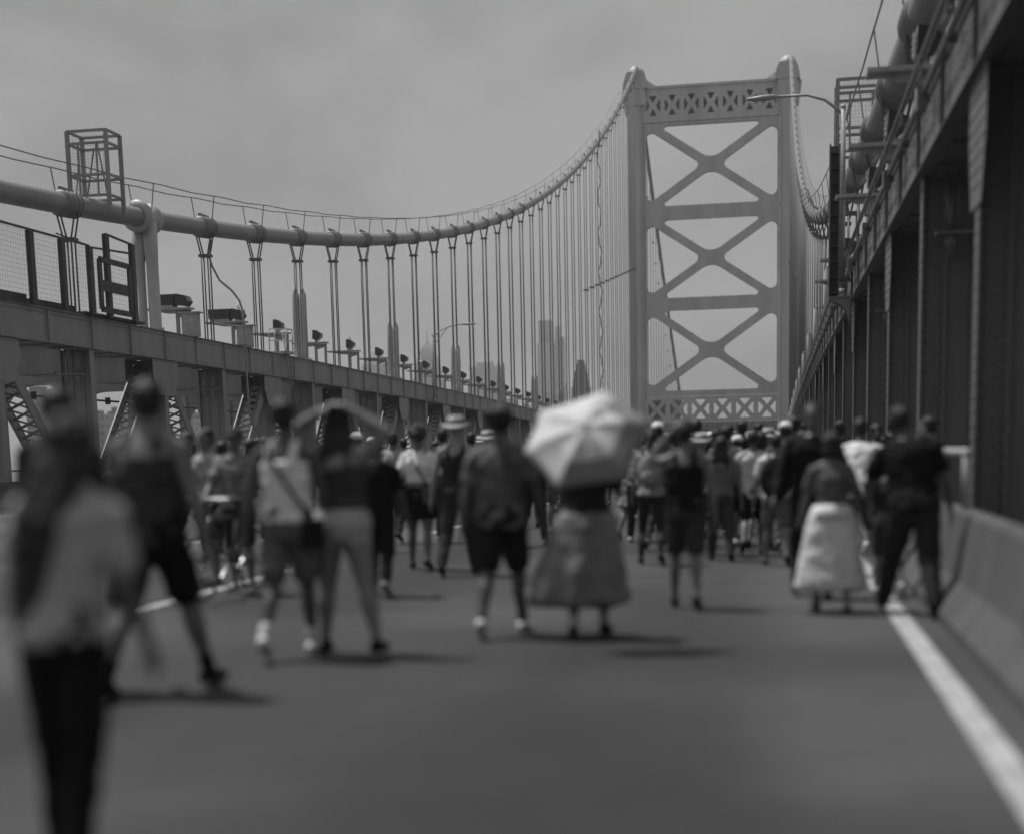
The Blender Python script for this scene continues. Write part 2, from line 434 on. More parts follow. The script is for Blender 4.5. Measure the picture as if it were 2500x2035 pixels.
tl = truss(LXA, LXB, Y0-4*P, 600, 'bridge_truss', 'long riveted steel truss and top girder along the far left side of the road', False, M['steel'])
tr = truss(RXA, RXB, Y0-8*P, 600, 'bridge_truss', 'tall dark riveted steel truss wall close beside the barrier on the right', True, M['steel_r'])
s = MB()
s.tube([(2.12, y, CH_T+zdeck(y)+.30) for y in frange(12, 120, 6)], .055, 8); s.tube([(2.12, y, CH_T+zdeck(y)-.28) for y in frange(12, 120, 6)], .04, 8)
for y in frange(13, 118, P/2):
    z = CH_T+zdeck(y); s.box(2.10, 2.245, y-.04, y+.04, z-.34, z-.22); s.box(2.08, 2.50, y-.03, y+.03, z+.015, z+.06); s.box(2.09, 2.13, y-.03, y+.03, z+.06, z+.25)
for y in frange(16, 60, P): z = CH_T+zdeck(y); s.box(2.02, 2.17, y-.16, y+.16, z-.5, z-.18)
s.build('conduit_run', M['steel_r'], tr)
# rods of the outboard track rail seen through the arches
rl = MB()
for x, z, r in ((-29.0, 4.05, .05), (-32.3, 1.1, .04), (-32.3, .6, .04)):
    rl.tube([(x, y, z+zdeck(y)) for y in (30, 60, 100, 160, 276)], r, 6)
for y in frange(34, 200, P): rl.box(-29.08, -28.92, y-.1, y+.1, zdeck(y)+3.9, zdeck(y)+4.2)
o = rl.build('track_rail', M['darksteel']); o['label'] = 'thin dark overhead rods running behind the left truss, seen through its arches'; o['category'] = 'rail'

# ================================================================ main cables with suspenders
def cable_z(y):
    return zcab(y) if y <= 280 else zcab(280) - .52*(y-280) + 5e-4*(y-280)**2
def main_cable(xc, y0, label, side):
    t = thing('main_cable', label, 'bridge cable', (xc, y0, 0))
    s = MB(); pts = [(xc, y, cable_z(y)) for y in list(frange(y0, 280, 2.2)) + [280]]; s.tube(pts, .38, 20)
    s.build('cable_tube', M['cable'], t)
    s = MB(); s.tube([(xc, 280+k*6, cable_z(280+k*6)) for k in range(0, 34)], .38, 10); s.build('cable_tube', M['cable'], t)
    hr = MB()
    for dx in (-.55, .55):
        hr.tube([(xc+dx, y, cable_z(y)+1.32+ (0.03*math.sin(y))) for y in list(frange(y0, 278, 3.3))], .024, 5)
    hr.build('hand_rope', M['rope'], t)
    i = 0
    for k in range(-9, 34):
        y = Y0+k*P
        if y < y0 or y > 275: continue
        z = cable_z(y); sl_ = (cable_z(y+.5)-cable_z(y-.5)); zt = CH_T+zdeck(y)
        c = MB()                                       # clamp: split band with ribs and a hand rope stanchion
        a = Vector((0, 1, sl_)).normalized()
        P0 = Vector((xc, y, z))
        rc = .435 if y < 150 else .40
        c.tube([P0-a*.62, P0-a*.6, P0+a*.6, P0+a*.62], [.385, rc, rc, .385], 20)
        for q in ((-.5, -.17, .17, .5) if y < 150 else ()): c.tube([P0+a*(q-.035), P0+a*(q+.035)], .475, 20)
        c.box(xc-.06, xc+.06, y-.5, y+.5, z+.40, z+.56)
        for dx in (-1, 1):
            c.beam((xc+dx*.40, y, z+.3), (xc+dx*.55, y, z+1.36), .035, .035)
        c.build('cable_clamp', M['cable'], t)
        h = MB(); top = z-.40; tie = max(top-.85, zt+.2)
        big = (k % 3 == 0)
        if not (big and y < 60 and xc < 0):
            for dx in (-.2, .2):
                for dy in (-1, 1):
                    h.tube([(xc+dx*1.85, y+dy*.15, z-.1), (xc+dx*1.8, y+dy*.15, top+.1), (xc+dx*.75, y+dy*.15, tie)], .036, 6)
            h.box(xc-.27, xc+.27, y-.2, y+.2, tie-.06, tie+.06)
            rr = .036 if y < 120 else .042
            for dx in (-.2, .2):
                for dy in (-.15, .15):
                    h.tube([(xc+dx*.75, y+dy, tie), (xc+dx*.75, y+dy, zt)], rr, 6)
            if y > 196:                                # spacer high on the long ropes
                zs = 22.0+(y-199)*.152; h.box(xc-.36, xc+.36, y-.3, y+.3, zs-.09, zs+.09)
            h.build('suspender', M['rope'], t)
        if big and not (xc > 0 and y < 60):
            top_z = zt+3.75
            for dx in (-1, 1):
                q = MB()
                if y < 60:
                    q.tube([(xc+dx*.30, y, zt), (xc+dx*.30, y, zt+.14), (xc+dx*.30, y, zt+.15), (xc+dx*.29, y, zt+2.7), (xc+dx*.27, y, zt+3.1), (xc+dx*.24, y, z-.2)], [.33, .33, .245, .245, .28, .33], 20)
                    if dx > 0: q.tube([(xc, y-.62, z), (xc, y-.6, z), (xc, y-.42, z), (xc, y-.4, z), (xc, y+.4, z), (xc, y+.42, z), (xc, y+.6, z), (xc, y+.62, z)], [.40, .64, .64, .5, .5, .64, .64, .40], 24)
                else:
                    rr = .19
                    q.tube([(xc+dx*.205, y, zt), (xc+dx*.205, y, top_z-.22), (xc+dx*.2, y, top_z), (xc+dx*.2, y, top_z+.02), (xc+dx*.2, y, top_z+.1)], [rr, rr, rr*.4, rr*.45, rr*.45], 16)
                    q.box(min(xc, xc+dx*.5), max(xc, xc+dx*.5), y-.3, y+.3, zt, zt+.14)
                q.build('rope_sleeve', M['sleeve'], t)
    # side span beyond the tower
    if side:
        sp = MB()
        for k in range(1, 20):
            y = 280+k*7; z = cable_z(y); zb = CH_T+zdeck(y)
            for dy in (-.25, .25): sp.tube([(xc, y+dy, z), (xc, y+dy, zb)], .05, 5)
            sp.box(xc-.2, xc+.2, y-.5, y+.5, z-9-.1-k*.1, z-9+.1-k*.1)
        sp.build('side_span_suspenders', M['rope'], t)['kind'] = 'stuff'
    return t
mcl = main_cable(-25.4, Y0-2*P-6, 'thick left main cable sweeping from the left edge up to the tower', True)
mcr = main_cable(2.88, 12, 'thick dark right main cable passing overhead in the upper right corner', True)
# a loose corkscrewed hose hanging down the left ropes
s = MB(); yy = Y0+24*P; pts = []
zz = 46.0
while zz > CH_T+zdeck(yy):
    pts.append((-24.95+.2*math.sin(zz*1.15)+.08*math.sin(zz*3.3), yy-.3+.25*math.cos(zz*1.15), zz)); zz -= .55
s.tube(pts, .07, 6); o = s.build('loose_hose', M['darksteel']); o['label'] = 'dark corkscrewed hose hanging beside the left suspender ropes near the tower'; o['category'] = 'hose'

# ================================================================ suspension tower
TY = 280.0; TCX = -11.7
tw = thing('bridge_tower', 'tall grey steel suspension tower with three crossed bracing bays spanning the road', 'bridge tower', (TCX, TY, -46))
for sx in (-1, 1):
    s = MB(); x0, x1 = TCX+sx*12.6, TCX+sx*15.3
    s.box(min(x0, x1), max(x0, x1), TY, TY+5.0, -46, 66.6)
    s.box(min(x0+sx*.5, x1-sx*.5), max(x0+sx*.5, x1-sx*.5), TY-.35, TY-.002, -46, 66.2)      # raised centre cell
    s.box(min(x1, x1+sx*.3), max(x1, x1+sx*.3), TY+1, TY+4, -46, 65.5)
    for z in frange(-44, 66, 5.55):
        s.box(min(x0, x1)-.04, max(x0, x1)+.04, TY-.03, TY+5.03, z-.1, z+.1)
        s.box(min(x0+sx*.5, x1-sx*.5)-.03, max(x0+sx*.5, x1-sx*.5)+.03, TY-.39, TY-.36, z-.12, z+.12)
    s.build('leg', M['tower'], tw)
    s = MB(); xc = TCX+sx*13.95
    s.prism([(xc-2.3, 66.6), (xc+2.3, 66.6), (xc+2.0, 68.4), (xc+1.5, 69.6), (xc-1.5, 69.6), (xc-2.0, 68.4)], TY-.6, TY+5.6)
    s.prism([(xc-sx*1.9, 66.7), (xc-sx*4.6, 66.7), (xc-sx*2.2, 68.2), (xc-sx*1.6, 69.4)], TY+1.2, TY+3.8)
    s.prism([(xc-2.1, 62.6), (xc+2.1, 62.6), (xc+2.6, 66.5), (xc-2.6, 66.5)], TY+.8, TY+4.2)
    s.prism([(xc-1.7, 66.55), (xc+1.7, 66.55), (xc+2.1, 63.6), (xc-2.1, 63.6)], TY-.5, TY-.36)
    s.ball((xc, TY+2.5, 69.5), 1.7, 2.9, 1.75, 16)
    s.build('saddle_housing', M['tower'], tw)
def fillet(poly, r, n=6):
    out_ = []; m_ = len(poly)
    for i in range(m_):
        p0, p1, p2 = Vector(poly[i-1]), Vector(poly[i]), Vector(poly[(i+1) % m_]); rr = r[i]
        a, b = (p0-p1).normalized(), (p2-p1).normalized(); ang = a.angle(b); d = rr/math.tan(ang/2)
        d = min(d, (p0-p1).length*.45, (p2-p1).length*.45); rr = d*math.tan(ang/2)
        c = p1+(a+b).normalized()*(rr/math.sin(ang/2))
        s0, s1 = p1+a*d-c, p1+b*d-c; a0 = math.atan2(s0.y, s0.x); a1 = math.atan2(s1.y, s1.x); da = (a1-a0+math.pi) % (2*math.pi)-math.pi
        for k in range(n+1): t_ = a0+da*k/n; out_.append((c.x+rr*math.cos(t_), c.y+rr*math.sin(t_)))
    return out_
def plate_with_holes(name, outer, holes, y, depth, m, parent):
    cu = bpy.data.curves.new(name, 'CURVE'); cu.dimensions = '2D'; cu.fill_mode = 'BOTH'; cu.extrude = depth/2
    for poly in [outer]+holes:
        sp = cu.splines.new('POLY'); sp.points.add(len(poly)-1); sp.use_cyclic_u = True
        for q, (a, b) in zip(sp.points, poly): q.co = (a, b, 0, 1)
    o = bpy.data.objects.new(name, cu); col.objects.link(o)
    me = bpy.data.meshes.new_from_object(o.evaluated_get(bpy.context.evaluated_depsgraph_get()))
    bpy.data.objects.remove(o); bpy.data.curves.remove(cu)
    bx, by, bz = parent.location
    for v in me.vertices: X, Z, Y_ = v.co; v.co = (X-bx, y+Y_-by, Z-bz)
    me.materials.clear(); me.materials.append(m); me.name = name
    ob = bpy.data.objects.new(name, me); col.objects.link(ob); ob.parent = parent; return ob
XL, XR = -12.6, 12.6
for (z0, z1) in ((11.05, 26.1), (28.4, 42.85), (45.3, 59.9)):
    zm = (z0+z1)/2; S_ = .675; c = TCX
    top = fillet([(c-9.9, z1), (c+9.9, z1), (c, zm+.7)], [.5, .5, 3.2])
    bot = fillet([(c-9.9, z0), (c, zm-.7), (c+9.9, z0)], [.5, 3.2, .5])
    lf = fillet([(c-12.2, z0+.15), (c-12.2, z1-.15), (c-1.55, zm)], [1.1, 1.1, 1.1])
    rt = fillet([(c+12.2, z0+.15), (c+1.55, zm), (c+12.2, z1-.15)], [1.1, 1.1, 1.1])
    lo = {11.05: 10.0, 28.4: 27.25, 45.3: 44.075}[z0]; hi = {26.1: 27.25, 42.85: 44.075, 59.9: 60.4}[z1]
    outer = [(c+XL+.05, lo), (c+XR-.05, lo), (c+XR-.05, hi), (c+XL+.05, hi)]
    plate_with_holes('cross_bracing', outer, [top, bot, lf, rt], TY+1.2, 1.5, M['tower'], tw)
    s = MB()                                            # riveted cover strips and seams
    s.box(c-.12, c+.12, TY+.40, TY+.447, zm-1.2, zm+1.2); s.box(c-2.3, c+2.3, TY+.41, TY+.447, zm-.1, zm+.1)
    for sx in (-1, 1):
        for sz in (-1, 1):
            s.box(c+sx*9.4-.06, c+sx*9.4+.06, TY+.415, TY+.447, zm+sz*6.4-1.0, zm+sz*6.4+1.0)
            s.box(c+sx*3.4-.05, c+sx*3.4+.05, TY+.418, TY+.447, zm+sz*2.3-1.0, zm+sz*2.3+1.0)
    s.build('cover_strips', M['tower'], tw)
def lattice(za, zb, n, edge, y, name, tall=True):
    holes = []; c = TCX; W = 25.0/n; h = zb-za
    for k in range(n):
        x0 = c-12.5+k*W; xm = x0+W/2; zm = (za+zb)/2; g_ = .42
        e1, e2 = x0+.45, x0+W-.45; t1, t0 = zb-.05, za+.05
        holes.append(fillet([(e1+g_+.2, t1), (e2-g_-.2, t1), (xm, zm+.5)], [.12]*3, 3))
        holes.append(fillet([(e1+g_+.2, t0), (xm, zm-.5), (e2-g_-.2, t0)], [.12]*3, 3))
        holes.append(fillet([(e1, t0+.5), (e1, t1-.5), (xm-.62, zm)], [.12]*3, 3))
        holes.append(fillet([(e2, t0+.5), (xm+.62, zm), (e2, t1-.5)], [.12]*3, 3))
    plate_with_holes(name, [(c+XL+.05, za-edge), (c+XR-.05, za-edge), (c+XR-.05, zb+edge), (c+XL+.05, zb+edge)], holes, y, .5, M['tower'], tw)
lattice(5.7, 9.35, 6, .55, TY+.5, 'portal_lattice')
lattice(61.6, 65.3, 7, 1.15, TY+.5, 'top_lattice')
s = MB(); s.box(TCX-12.5, TCX+12.5, TY+3.6, TY+4.1, 60.4, 66.45); s.box(TCX-12.5, TCX+12.5, TY, TY+5, 66.45, 66.9)
s.build('top_strut', M['tower'], tw)
s = MB(); s.box(TCX-12.5, TCX-6.0, TY+3.6, TY+4.1, 5.3, 10.0); s.build('backing_plate', M['tower'], tw)
s = MB(); s.box(TCX-12.5, TCX+12.5, TY+.1, TY+1.0, 3.6, 5.1)
for k in range(26): s.box(TCX-12.2+k*.96, TCX-11.75+k*.96, TY-.3, TY+.09, 4.1, 5.0)
s.box(TCX-12.5, TCX+12.5, TY+.6, TY+3, 3.2, 3.6); s.build('portal_beam', M['steel'], tw)

# ================================================================ fixtures on the truss tops
def floodlight(x, y, boxed, label, group, sg, far=False):
    tl_ = 1.35 if sg < 0 else .95
    z = CH_T+zdeck(y)+.012
    t = thing('floodlight_stand', label, 'floodlight', (x, y, z), group)
    s = MB()
    s.box(x-.07, x+.07, y-.06, y+.06, z, z+1.15); s.box(x+.50, x+.62, y-.06, y+.06, z, z+1.1)
    s.prism([(x-.07, z+.8), (x+.62, z+1.0), (x+.62, z+1.14), (x-.07, z+1.14)], y-.05, y+.05)
    s.build('stand', M['steel'], t)
    s = MB(); s.prism([(x-tl_, z+1.17), (x+.68, z+1.17), (x+.68, z+1.25), (x-tl_, z+1.25)], y-.28, y+.28)
    s.prism([(x-tl_+.15, z+1.168), (x, z+1.168), (x, z+1.02), (x-.4, z+1.02)], y-.04, y+.04); s.build('tray', M['galv'], t)
    s = MB()
    if boxed:
        s.prism([(x-1.1, z+1.36), (x-.05, z+1.36), (x-.02, z+1.82), (x-1.12, z+1.82)], y-.3, y+.3, mi=0)
        s.prism([(x+.0, z+1.36), (x+.45, z+1.30), (x+.62, z+1.5), (x+.5, z+1.74), (x+.05, z+1.84)], y-.3, y+.3, mi=0)
        s.box(x-1.05, x-.1, y-.25, y+.25, z+1.25, z+1.36, 1)
    else:
        s.prism([(x-.12, z+1.42), (x+.1, z+1.34), (x+.34, z+1.5), (x+.36, z+1.72), (x+.1, z+1.9), (x-.1, z+1.92)], y-.24, y+.24, mi=0)
        s.box(x-.02, x+.12, y-.1, y+.1, z+1.25, z+1.4, 1)
        for q in range(4): s.box(x-.16, x-.121, y-.2, y+.2, z+1.46+q*.11, z+1.5+q*.11, 1)
    s.build('lamp_head', [M['lampglass'], M['lightmetal']], t)
    if boxed:
        s = MB(); s.box(x+.25, x+.95, y-.22, y+.18, z+.0, z+1.0); s.box(x+.15, x+1.1, y-.3, y+.24, z+1.0, z+1.05); s.build('control_box', M['galv'], t)
    return t
floodlight(-25.5, 60.2, True, 'nearest floodlight on the left girder, wide lamp over a pale control box', None, -1)
floodlight(-25.5, 66.75, True, 'second floodlight on the left girder, beside the thin vertical conduit', None, -1)
for k in range(2, 22):
    y = 60.2+k*P
    if k == 3 and False: continue
    floodlight(-25.6, y, False, ORD[k-2]+' small floodlight past the two boxed ones on the left girder, counting away', 'floodlights on the left girder', -1)
for k in range(-5, 1):
    y = 60.2+k*P
    if abs(y-47) < .5: continue
    floodlight(2.55, y, False, ORD[k+5]+' tray-armed floodlight atop the right girder, counting away from the camera', 'floodlights on the right girder', 1)

# railed platform with ladder on the left girder
def platform(xp, yp):
    z = CH_T+zdeck(yp)
    t = thing('railed_platform', 'small railed work platform with a ladder hooked over the left girder', 'platform', (xp, yp, z))
    s = MB(); s.box(xp-1.6, xp+.9, yp-.45, yp+.5, z+.03, z+.17); s.build('deck_plate', M['galv'], t)
    s = MB()
    for a in ((xp-.1, yp-.4), (xp+.85, yp-.4), (xp+.85, yp+.45), (xp-.1, yp+.45)):
        s.tube([(a[0], a[1], z+.17), (a[0], a[1], z+1.3)], .03, 6)
    for zz in (.72, 1.3):
        s.tube([(xp-.1, yp-.4, z+zz), (xp+.85, yp-.4, z+zz), (xp+.85, yp+.45, z+zz), (xp-.1, yp+.45, z+zz)], .026, 6)
    s.build('railing', M['galv'], t)
    s = MB()
    for dy in (-.2, .2):
        s.tube([(xp+.55, yp+dy, z+1.1), (xp+.72, yp+dy, z), (xp+1.0, yp+dy, z-3.0)], .03, 6)
    for q in range(11): s.tube([(xp+.62+q*.035, yp-.2, z+.6-q*.33), (xp+.62+q*.035, yp+.2, z+.6-q*.33)], .018, 5)
    s.build('ladder', M['steel'], t)
platform(-25.3, 71.9)

# conduit pole snaking up to the cable
s = MB(); z = zdeck(65); cx_ = -24.45
path = [(cx_, 66.3, z+2.8), (cx_, 66.0, z+3.0), (cx_, 65.6, z+3.6), (cx_, 65.5, z+5), (cx_, 65.4, z+7.2), (cx_, 65.3, z+8.3), (cx_-.05, 65.1, z+8.7), (cx_-.2, 64.6, z+9.1), (cx_-.5, 63.9, z+9.5), (cx_-.7, 63.6, z+10.1), (cx_-.8, 63.5, z+10.6), (cx_-.8, 63.9, z+11.3)]
s.tube(path, .05, 8); s.tube([(cx_, 65.45, z+8.0), (cx_, 65.42, z+8.3)], .09, 8)
s.tube([(cx_, 65.5, z+7.5), (-25.4, 63.3, z+7.6)], .03, 6); s.box(cx_-.5, cx_+.1, 65.3, 65.7, CH_T+z+.02, CH_T+z+.08)
o = s.build('electrical_conduit', M['galv']); o['label'] = 'bent metal conduit climbing past the left girder to the main cable'; o['category'] = 'conduit'

# street lamps
def street_lamp(x, y, zb, zt, tip, headl, label, m, arm_from_top=True):
    t = thing('street_lamp', label, 'street lamp', (x, y, zb))
    s = MB(); s.tube([(x, y, zb), (x, y, zt)], [.10, .075], 10); s.tube([(x, y, zb), (x, y, zb+.25)], .16, 10); s.ball((x, y, zt+.03), .09, n=8); s.build('pole', m, t)
    s = MB(); tip = Vector(tip); a = Vector((x, y, zt-.15)); b = Vector((x, y, zt-.8)); mid = a.lerp(tip, .55)+Vector((0, 0, .25))
    s.tube([a, a.lerp(mid, .5)+Vector((0, 0, .12)), mid, tip], [.05, .045, .04, .035], 8)
    if arm_from_top: s.tube([b, b.lerp(mid, .55), mid], .028, 6)
    s.build('arm', m, t)
    d = (tip-mid); d.z = 0; d.normalize(); u = Vector((-d.y, d.x, 0)); s = MB(); rings = []
    for q, wd, hh in ((0, .05, .04), (.1, .13, .07), (.45, .15, .09), (headl-.1, .11, .05), (headl, .04, .02)):
        c = tip+d*q
        rings.append([c+u*(wd*math.cos(k*math.pi/4))+Vector((0, 0, hh*math.sin(k*math.pi/4))) for k in range(8)])
    s.loft(rings); s.build('lamp_head', m, t)
    return t
street_lamp(-24.55, 104.3, CH_B+zdeck(104), 9.5, (-22.4, 104.5, 10.25), 1.1, 'arched street lamp standing on the left girder against the distant skyline', M['galv'])
# right-hand lamp stands on a bracket riveted to the right girder
yb = 43.85; zb = CH_B+zdeck(yb)+.10
lr = street_lamp(1.92, yb, zb, 10.75, (.1, yb+.3, 11.25), .95, 'street lamp on a quarter-round bracket of the right girder, arm reaching over the road', M['galv'], False)
s = MB(); pl = [(2.16, zb-.02), (1.58, zb-.02)] + [(1.58+.58*math.sin(math.pi/2*k/8), zb-.12-.72*(1-math.cos(math.pi/2*k/8))) for k in range(0, 9)]
s.prism(pl, yb-.35, yb-.31); s.prism(pl, yb+.31, yb+.35); s.box(1.56, 2.16, yb-.4, yb+.4, zb-.02, zb)
s.build('bracket', M['steel'], lr)
s = MB(); xq, yq = 1.68, 43.4
s.box(xq-.15, xq-.11, yq-.2, yq+.2, zb+.02, zb+4.2); s.box(xq+.11, xq+.15, yq-.2, yq+.2, zb+.02, zb+4.2); s.box(xq-.109, xq+.109, yq+.16, yq+.2, zb+.02, zb+4.2)
for q in range(10): s.box(xq-.109, xq+.109, yq-.02, yq+.159, zb+.1+q*.43, zb+.14+q*.43)
s.box(xq+.15, 2.17, yq-.02, yq+.06, zb+.4, zb+.5)
o = s.build('utility_channel', mat('channel_steel', .12, .5, .2, 2)); o['label'] = 'dark upright metal channel mounted left of the right-hand street lamp pole'; o['category'] = 'channel'

# anti-climb cages around the cables
def cage(xc, label):
    yc = 52.9; zb_ = cable_z(yc)+.45; zt_ = zb_+2.35
    t = thing('cable_cage', label, 'cage', (xc, yc, zb_)); s = MB(); xs = (xc-.78, xc+.78); yy_ = (yc-.6, yc+.6)
    for x in xs:
        for y in yy_: s.box(x-.065, x+.065, y-.065, y+.065, zb_-.6, zt_)
    for zz_ in (zb_, zb_+.75, zt_-.45, zt_):
        for y in yy_: s.box(xs[0], xs[1], y-.04, y+.04, zz_-.045, zz_+.045)
        for x in xs: s.box(x-.04, x+.04, yy_[0], yy_[1], zz_-.044, zz_+.044)
    s.box(xc-.4, xc-.34, yy_[0]-.03, yy_[0]+.03, zb_, zt_-.45); s.box(xc+.34, xc+.4, yy_[0]-.03, yy_[0]+.03, zb_, zt_-.45)
    s.beam((xc-.72, yy_[1], zb_), (xc-.3, yy_[1], zt_-.4), .05, .05); s.beam((xc+.72, yy_[0], zb_), (xc+.4, yy_[0], zt_-.4), .05, .05)
    s.build('frame', M['steel'], t)
    s = MB()
    for q in frange(xs[0]+.1, xs[1], .12):
        s.box(q-.003, q+.003, yy_[0]-.003, yy_[0]+.003, zb_, zt_)
    for q in frange(zb_, zt_, .12): s.box(xs[0], xs[1], yy_[0]-.003, yy_[0]+.003, q-.003, q+.003)
    s.build('mesh_panel', M['steel'], t)
cage(-25.4, 'openwork steel cage straddling the left main cable'); cage(2.88, 'openwork steel cage straddling the right main cable')

# mesh screen with gate on the left girder
def screen():
    zb_ = CH_T+zdeck(48)+.02
    t = thing('mesh_screen', 'dark framed mesh screen with a gate on top of the left girder', 'fence', (-24.5, 48, zb_))
    for y, h in ((41.70, 2.4), (45.80, 2.4), (48.00, 2.4), (50.10, 2.42), (51.50, 3.05), (53.70, 2.95)):
        s = MB(); s.box(-24.58, -24.42, y-.14, y+.14, zb_, zb_+h); s.build('post', M['darksteel'], t)
    s = MB(); s.beam((-24.5, 41.70, zb_+2.42), (-24.5, 50.10, zb_+2.45), .07, .07); s.beam((-24.5, 50.10, zb_+2.4), (-24.5, 53.70, zb_+2.6), .07, .07)
    s.beam((-24.5, 51.50, zb_+3.05), (-24.5, 53.70, zb_+2.95), .07, .07); s.beam((-24.5, 50.10, zb_+2.45), (-25.6, 49.80, zb_+2.9), .05, .05)
    s.build('rail', M['darksteel'], t)
    s = MB(); y0, y1, z0, z1 = 50.70, 53.20, zb_+.25, zb_+2.05
    for y in (y0, y1): s.box(-24.46, -24.38, y-.13, y+.13, z0, z1)
    for z in (z0, z1): s.box(-24.46, -24.38, y0, y1, z-.1, z+.1)
    s.box(-24.47, -24.40, y0, y1, zb_+.92, zb_+1.32); s.build('gate', M['darksteel'], t)
    s = MB()
    for y in frange(41.80, 53.60, .16): s.box(-24.502, -24.498, y-.003, y+.003, zb_+.05, zb_+2.35)
    for z in frange(zb_+.1, zb_+2.35, .16): s.box(-24.503, -24.499, 41.80, 53.60, z-.003, z+.003)
    s.build('wire_mesh', M['darksteel'], t)
    s = MB(); s.box(-25.3, -24.6, 49.70, 54.80, zb_+.0, zb_+.1); s.box(-25.2, -24.7, 42.70, 45.70, zb_, zb_+.32); s.box(-25.2, -24.75, 46.20, 49.20, zb_+.0, zb_+.24); s.build('base_plate', M['darksteel'], t)
screen()
# antique lantern finials between the floodlights
for (y, lab) in ((68.6, 'ornate lantern beside the second floodlight on the left girder'), (87.6, 'ornate urn lantern beyond the sleeved rope pair'), (106.0, 'ornate round lantern in front of the spired skyscraper')):
    z = CH_T+zdeck(y); x = -25.9; t = thing('ornate_lantern', lab, 'lantern', (x, y, z)); s = MB()
    s.tube([(x, y, z), (x, y, z+.12), (x, y, z+.2), (x, y, z+.9), (x, y, z+1.1), (x, y, z+1.2)], [.16, .16, .09, .08, .14, .06], 10); s.build('post', M['galv'], t)
    s = MB(); s.tube([(x, y, z+1.2), (x, y, z+1.3), (x, y, z+1.75), (x, y, z+1.85), (x, y, z+1.88), (x, y, z+2.1), (x, y, z+2.3)], [.1, .16, .24, .27, .2, .07, .02], 12); s.build('lantern_head', M['lightmetal'], t)
# pipe rail on top of the right barrier
s = MB(); s.tube([(1.66, 13.1, 1.30), (1.66, 15.0, 1.30)], .035, 8)
for y in (13.2, 14.9): s.tube([(1.66, y, .80), (1.66, y, 1.30)], .03, 8)
o = s.build('pipe_rail', M['lightmetal']); o['label'] = 'short pale pipe rail standing on the right barrier beside the man in black'; o['category'] = 'rail'
# ================================================================ skyline
def facade(name, g, sx, sz, dark=.55):
    m = bpy.data.materials.new(name); m.use_nodes = True; t = m.node_tree; b = t.nodes['Principled BSDF']; b.inputs['Roughness'].default_value = .5
    tc = t.nodes.new('ShaderNodeTexCoord'); sp = t.nodes.new('ShaderNodeSeparateXYZ'); t.links.new(tc.outputs['Object'], sp.inputs[0])
    ad = t.nodes.new('ShaderNodeMath'); ad.operation = 'ADD'; t.links.new(sp.outputs[0], ad.inputs[0]); t.links.new(sp.outputs[1], ad.inputs[1])
    fs = []
    for src, k in ((ad.outputs[0], sx), (sp.outputs[2], sz)):
        a = t.nodes.new('ShaderNodeMath'); a.operation = 'MULTIPLY'; a.inputs[1].default_value = k; t.links.new(src, a.inputs[0])
        f = t.nodes.new('ShaderNodeMath'); f.operation = 'FRACT'; t.links.new(a.outputs[0], f.inputs[0])
        gth = t.nodes.new('ShaderNodeMath'); gth.operation = 'GREATER_THAN'; gth.inputs[1].default_value = .42; t.links.new(f.outputs[0], gth.inputs[0]); fs.append(gth)
    mu = t.nodes.new('ShaderNodeMath'); mu.operation = 'MULTIPLY'; t.links.new(fs[0].outputs[0], mu.inputs[0]); t.links.new(fs[1].outputs[0], mu.inputs[1])
    mx = t.nodes.new('ShaderNodeMixRGB'); mx.inputs[1].default_value = (g, g, g, 1); mx.inputs[2].default_value = (g*dark, g*dark, g*dark, 1)
    t.links.new(mu.outputs[0], mx.inputs[0]); t.links.new(mx.outputs[0], b.inputs['Base Color']); return m
FL = facade('stone_facade', .26, .25, .25, .5); FG = facade('glass_facade', .12, .3, .25, .7); FD = facade('dark_facade', .06, .3, .3, .6); FB = facade('brick_facade', .2, .22, .28, .55)
GZ = -46
def tower_prism(s, x0, x1, y, d, secs, mi=0):
    """stack of tapered blocks: (z0, z1, inset0, inset1)"""
    for z0, z1, a, b in secs:
        vs = [(x0+a, y+a, z0), (x1-a, y+a, z0), (x1-a, y+d-a, z0), (x0+a, y+d-a, z0), (x0+b, y+b, z1), (x1-b, y+b, z1), (x1-b, y+d-b, z1), (x0+b, y+d-b, z1)]
        s.add(vs, [(0, 3, 2, 1), (4, 5, 6, 7), (0, 1, 5, 4), (1, 2, 6, 5), (2, 3, 7, 6), (3, 0, 4, 7)], mi)
def skyscraper(label, x0, x1, y, secs, crown, spire, m, mcrown=None):
    d = x1-x0; xc = (x0+x1)/2; yc = y+d/2
    t = thing('skyscraper', label, 'skyscraper', (xc, yc, GZ))
    s = MB(); tower_prism(s, x0, x1, y, d, secs); s.build('shaft', m, t)
    if crown: s = MB(); tower_prism(s, x0, x1, y, d, crown); s.build('crown', mcrown or m, t)
    if spire: s = MB(); s.tube([(xc, yc, spire[0]), (xc, yc, (spire[0]*2+spire[1])/3), (xc, yc, spire[1])], [spire[2], spire[2]*.5, .3], 6); s.build('spire', m, t)
    return t
skyscraper('pale skyscraper with a gabled glass peak, leftmost of the two pointed towers', -632, -595, 2200, [(GZ, 130, 0, 0)], [(130, 138, .5, 5), (138, 155, 5, 17.5)], (150, 163, .8), FG)
skyscraper('spired skyscraper with stepped chevron peaks behind the arched street lamp', -553, -510, 2200, [(GZ, 106, 0, 0), (106, 128, 3, 5)], [(128, 142, 6, 9), (142, 152, 9, 13), (152, 162, 13, 19)], (158, 192, 1.6), FG)
tm = skyscraper('square pale tower with a heavy cornice and an openwork pyramid on top', -460, -420, 2200, [(GZ, 118, 0, 0), (118, 121, -2, -2), (121, 129, 8, 8)], [(129, 142, 9, 19.5)], None, FL)
skyscraper('tallest glass skyscraper with a darker square-cut crown', -358, -328, 2200, [(GZ, 154, 0, 3)], [(154, 188, 5, 5)], None, FL, FD)
